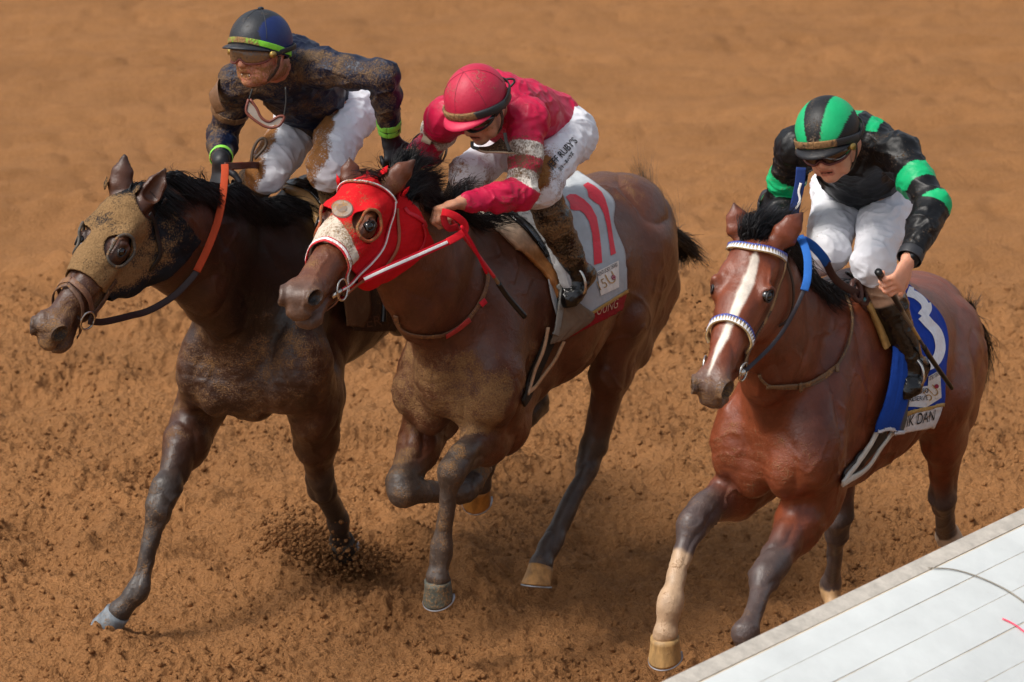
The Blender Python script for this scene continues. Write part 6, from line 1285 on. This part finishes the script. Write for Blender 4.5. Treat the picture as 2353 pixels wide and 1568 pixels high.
P = loopline([(572, 230), (580, 205)], c, 8); V, F = tube(P, .003, 6); mesh('goggle_cord', V, F, M_rub, ng, col=lin('#111111'), mud=0.)
P = loopline([(652, 270), (657, 235), (656, 200)], c, 10); V, F = tube(P, .003, 6); mesh('goggle_cord', V, F, M_rub, ng, col=lin('#111111'), mud=0.)
# dark goggles pushed below the chin of the middle rider
c = tow(1, K2['hc']) + A3(0, -.06, -.12)
A_ = smooth_line([(1085, 338), (1110, 349), (1140, 350), (1182, 352)], 20); B_ = smooth_line([(1105, 338), (1125, 335), (1145, 322), (1150, 316)], 20)
P0 = np.array([hpd(x, y, c) for x, y in A_]); P1 = np.array([hpd(x, y, c + A3(0, .05, 0)) for x, y in B_]); V = np.vstack([P0, P1]); lo_ = mesh('hanging_goggles', V, [(i, i + 1, 21 + i, 20 + i) for i in range(19)], M_lens, K2['root'], col=lin('#3b2d22'), mud=.3)
V, F = tube(P0, .004, 8); mesh('goggle_rim', V, F, M_rub, lo_, col=lin('#a08a70'), mud=.3)
for px in (((1160, 305), (1163, 325), (1172, 350)), ((1085, 325), (1086, 338), (1100, 342))):
    P = loopline(px, c - A3(0, .02, 0), 10); V, F = ribbon(P, A3(0, -1, .3), .012, .003); mesh('goggle_cord', V, F, M_rub, lo_, col=lin('#2b2723'), mud=.1)
P = loopline([(1148, 190), (1160, 183), (1178, 182), (1182, 188), (1176, 196), (1160, 214)], tow(1, K2['hc']) + A3(.1, .1, 0), 24); V, F = tube(P, .004, 8); mesh('strap_loop', V, F, M_rub, K2['root'], col=lin('#1a1a1a'), mud=.1)
P = loopline([(1140, 200), (1152, 222), (1160, 250)], tow(1, K2['hc']) + A3(.08, -.02, 0), 14); V, F = tube(P, .005, 8); mesh('strap_loop', V, F, M_rub, K2['root'], col=lin('#17191b'), mud=.1)
# lettering down the white leg of the middle rider
bv = None
def bvh_of(o): 
    M = o.parent.location; return BVHTree.FromPolygons([Vector(v.co) + M for v in o.data.vertices], [tuple(p.vertices) for p in o.data.polygons])
bro = [c_ for c_ in K2['root'].children if c_.name.startswith('breeches')][0]; bvh2 = bvh_of(bro)
z4 = lambda x, y: (890.5 + x * .282, 132 + y * .282)
V2, F2 = textfit("JEFF RUBY'S", z4(1330, 915), z4(1545, 690), 15.5, bold=.012); decal('lettering', V2, F2, bvh2, M_print, bro, lin('#101012'), off=.004)
M_q = [((0, 0), (10, 0)), ((10, 0), (2, 12)), ((5, 6), (11, 12))]
KAT = [[((0, 1), (9, 1)), ((9, 1), (0, 13)), ((5, 7), (10, 13))], [((1, 0), (8, 0)), ((0, 5), (10, 5)), ((6, 5), (3, 13))], [((0, 7), (10, 7))], [((0, 4), (10, 3)), ((0, 8), (10, 7)), ((4, 0), (6, 13))], [((3, 3), (0, 12)), ((7, 3), (10, 12))], [((5, 0), (5, 3)), ((0, 3), (10, 3)), ((0, 3), (0, 6)), ((10, 3), (4, 13))], [((0, 1), (8, 1)), ((8, 1), (0, 13)), ((5, 7), (9, 13)), ((9, 0), (11, 1))]]
a0, a1 = np.array(z4(1408, 930)), np.array(z4(1520, 785)); u = nrm(a1 - a0); up = A3(u[1], -u[0], 0)[:2]; W1 = np.linalg.norm(a1 - a0) / len(KAT); VV = []; FF = []
for i, ch in enumerate(KAT):
    for (x0, y0), (x1, y1) in ch:
        p = a0 + u * (W1 * i + x0 / 13 * W1) + up * (13 - y0) * .62; q = a0 + u * (W1 * i + x1 / 13 * W1) + up * (13 - y1) * .62; t = nrm(q - p); s_ = np.array([-t[1], t[0]]) * .8; b = len(VV); VV += [p - s_, p + s_, q + s_, q - s_]; FF.append((b, b + 1, b + 2, b + 3))
decal('lettering', VV, FF, bvh2, M_print, bro, lin('#17171a'), off=.004)

# ---------------------------------------------------------------- whips
M_whip = mat('whip_shaft', None, rough=.35, var=.2, vscale=40, bump=(140, .001), mud=True, mudc=lin('#8a7348'))
def whip(label, pts, cuts, refs):
    n = 60; px = smooth_line(pts, n); P = []
    for i in range(n):
        t = i / (n - 1); P.append(hpd(px[i][0], px[i][1], refs[0] * (1 - t) + refs[1] * t))
    P = np.array(P); root = thing('riding_whip', label, 'whip', tuple(P[0]))
    for (a, b, r0, r1, col, nm, md) in cuts:
        i, j = int(a * (n - 1)), int(b * (n - 1)) + 1; V, F = tube(P[i:j + 1], np.linspace(r0, r1, len(P[i:j + 1])), 12); mesh(nm, V, F, M_whip, root, col=lin(col), mud=md)
    return root
rf = tow(1, K2['J']['wL']); whip('red and black whip pointing down across the neck of the red-hooded horse', [(1030, 496), (1080, 562), (1132, 632), (1165, 680), (1206, 728)],
    [(0, .52, .0075, .0065, '#b81c28', 'handle', .02), (.52, .60, .006, .0075, '#6b5238', 'shaft', .1), (.60, .99, .010, .011, '#0f100f', 'flap', .06)], (rf + A3(.05, -.02, -.05), tow(1, A3(.25, .36, 1.25))))
c = tow(2, K3['J']['wL']); whip('long black whip with yellow-bound shaft held by the green-striped rider', [(2018, 625), (2050, 675), (2085, 735), (2110, 775), (2140, 825), (2187, 892)],
    [(0, .32, .013, .0085, '#121212', 'handle', .0), (.32, .46, .0075, .006, '#6e6350', 'shaft', .1), (.46, .62, .006, .0055, '#a88c4a', 'binding', .05), (.62, .70, .0055, .006, '#3a3a34', 'shaft', .1), (.70, .99, .009, .008, '#15170f', 'flap', .05)], (c + A3(-.06, -.10, -.06), tow(2, A3(-.35, .48, 1.2))))
c = tow(0, A3(-.2, .42, 1.2)); whip('short black whip tip hanging below the red hood beside the dark horse', [(884, 652), (883, 700), (881, 740)], [(0, 1., .010, .010, '#101010', 'flap', .05)], (c, c))
c = tow(0, K1['J']['kR']) - A3(0, .1, 0)
P = loopline([(578, 380), (580, 350), (592, 325), (606, 318), (612, 330), (604, 345), (585, 365)], c, 30); V, F = tube(P, .006, 8); mesh('goggle_strap_loop', V, F, M_leather, K1['root'], col=lin('#4a3a2c'), mud=.2)
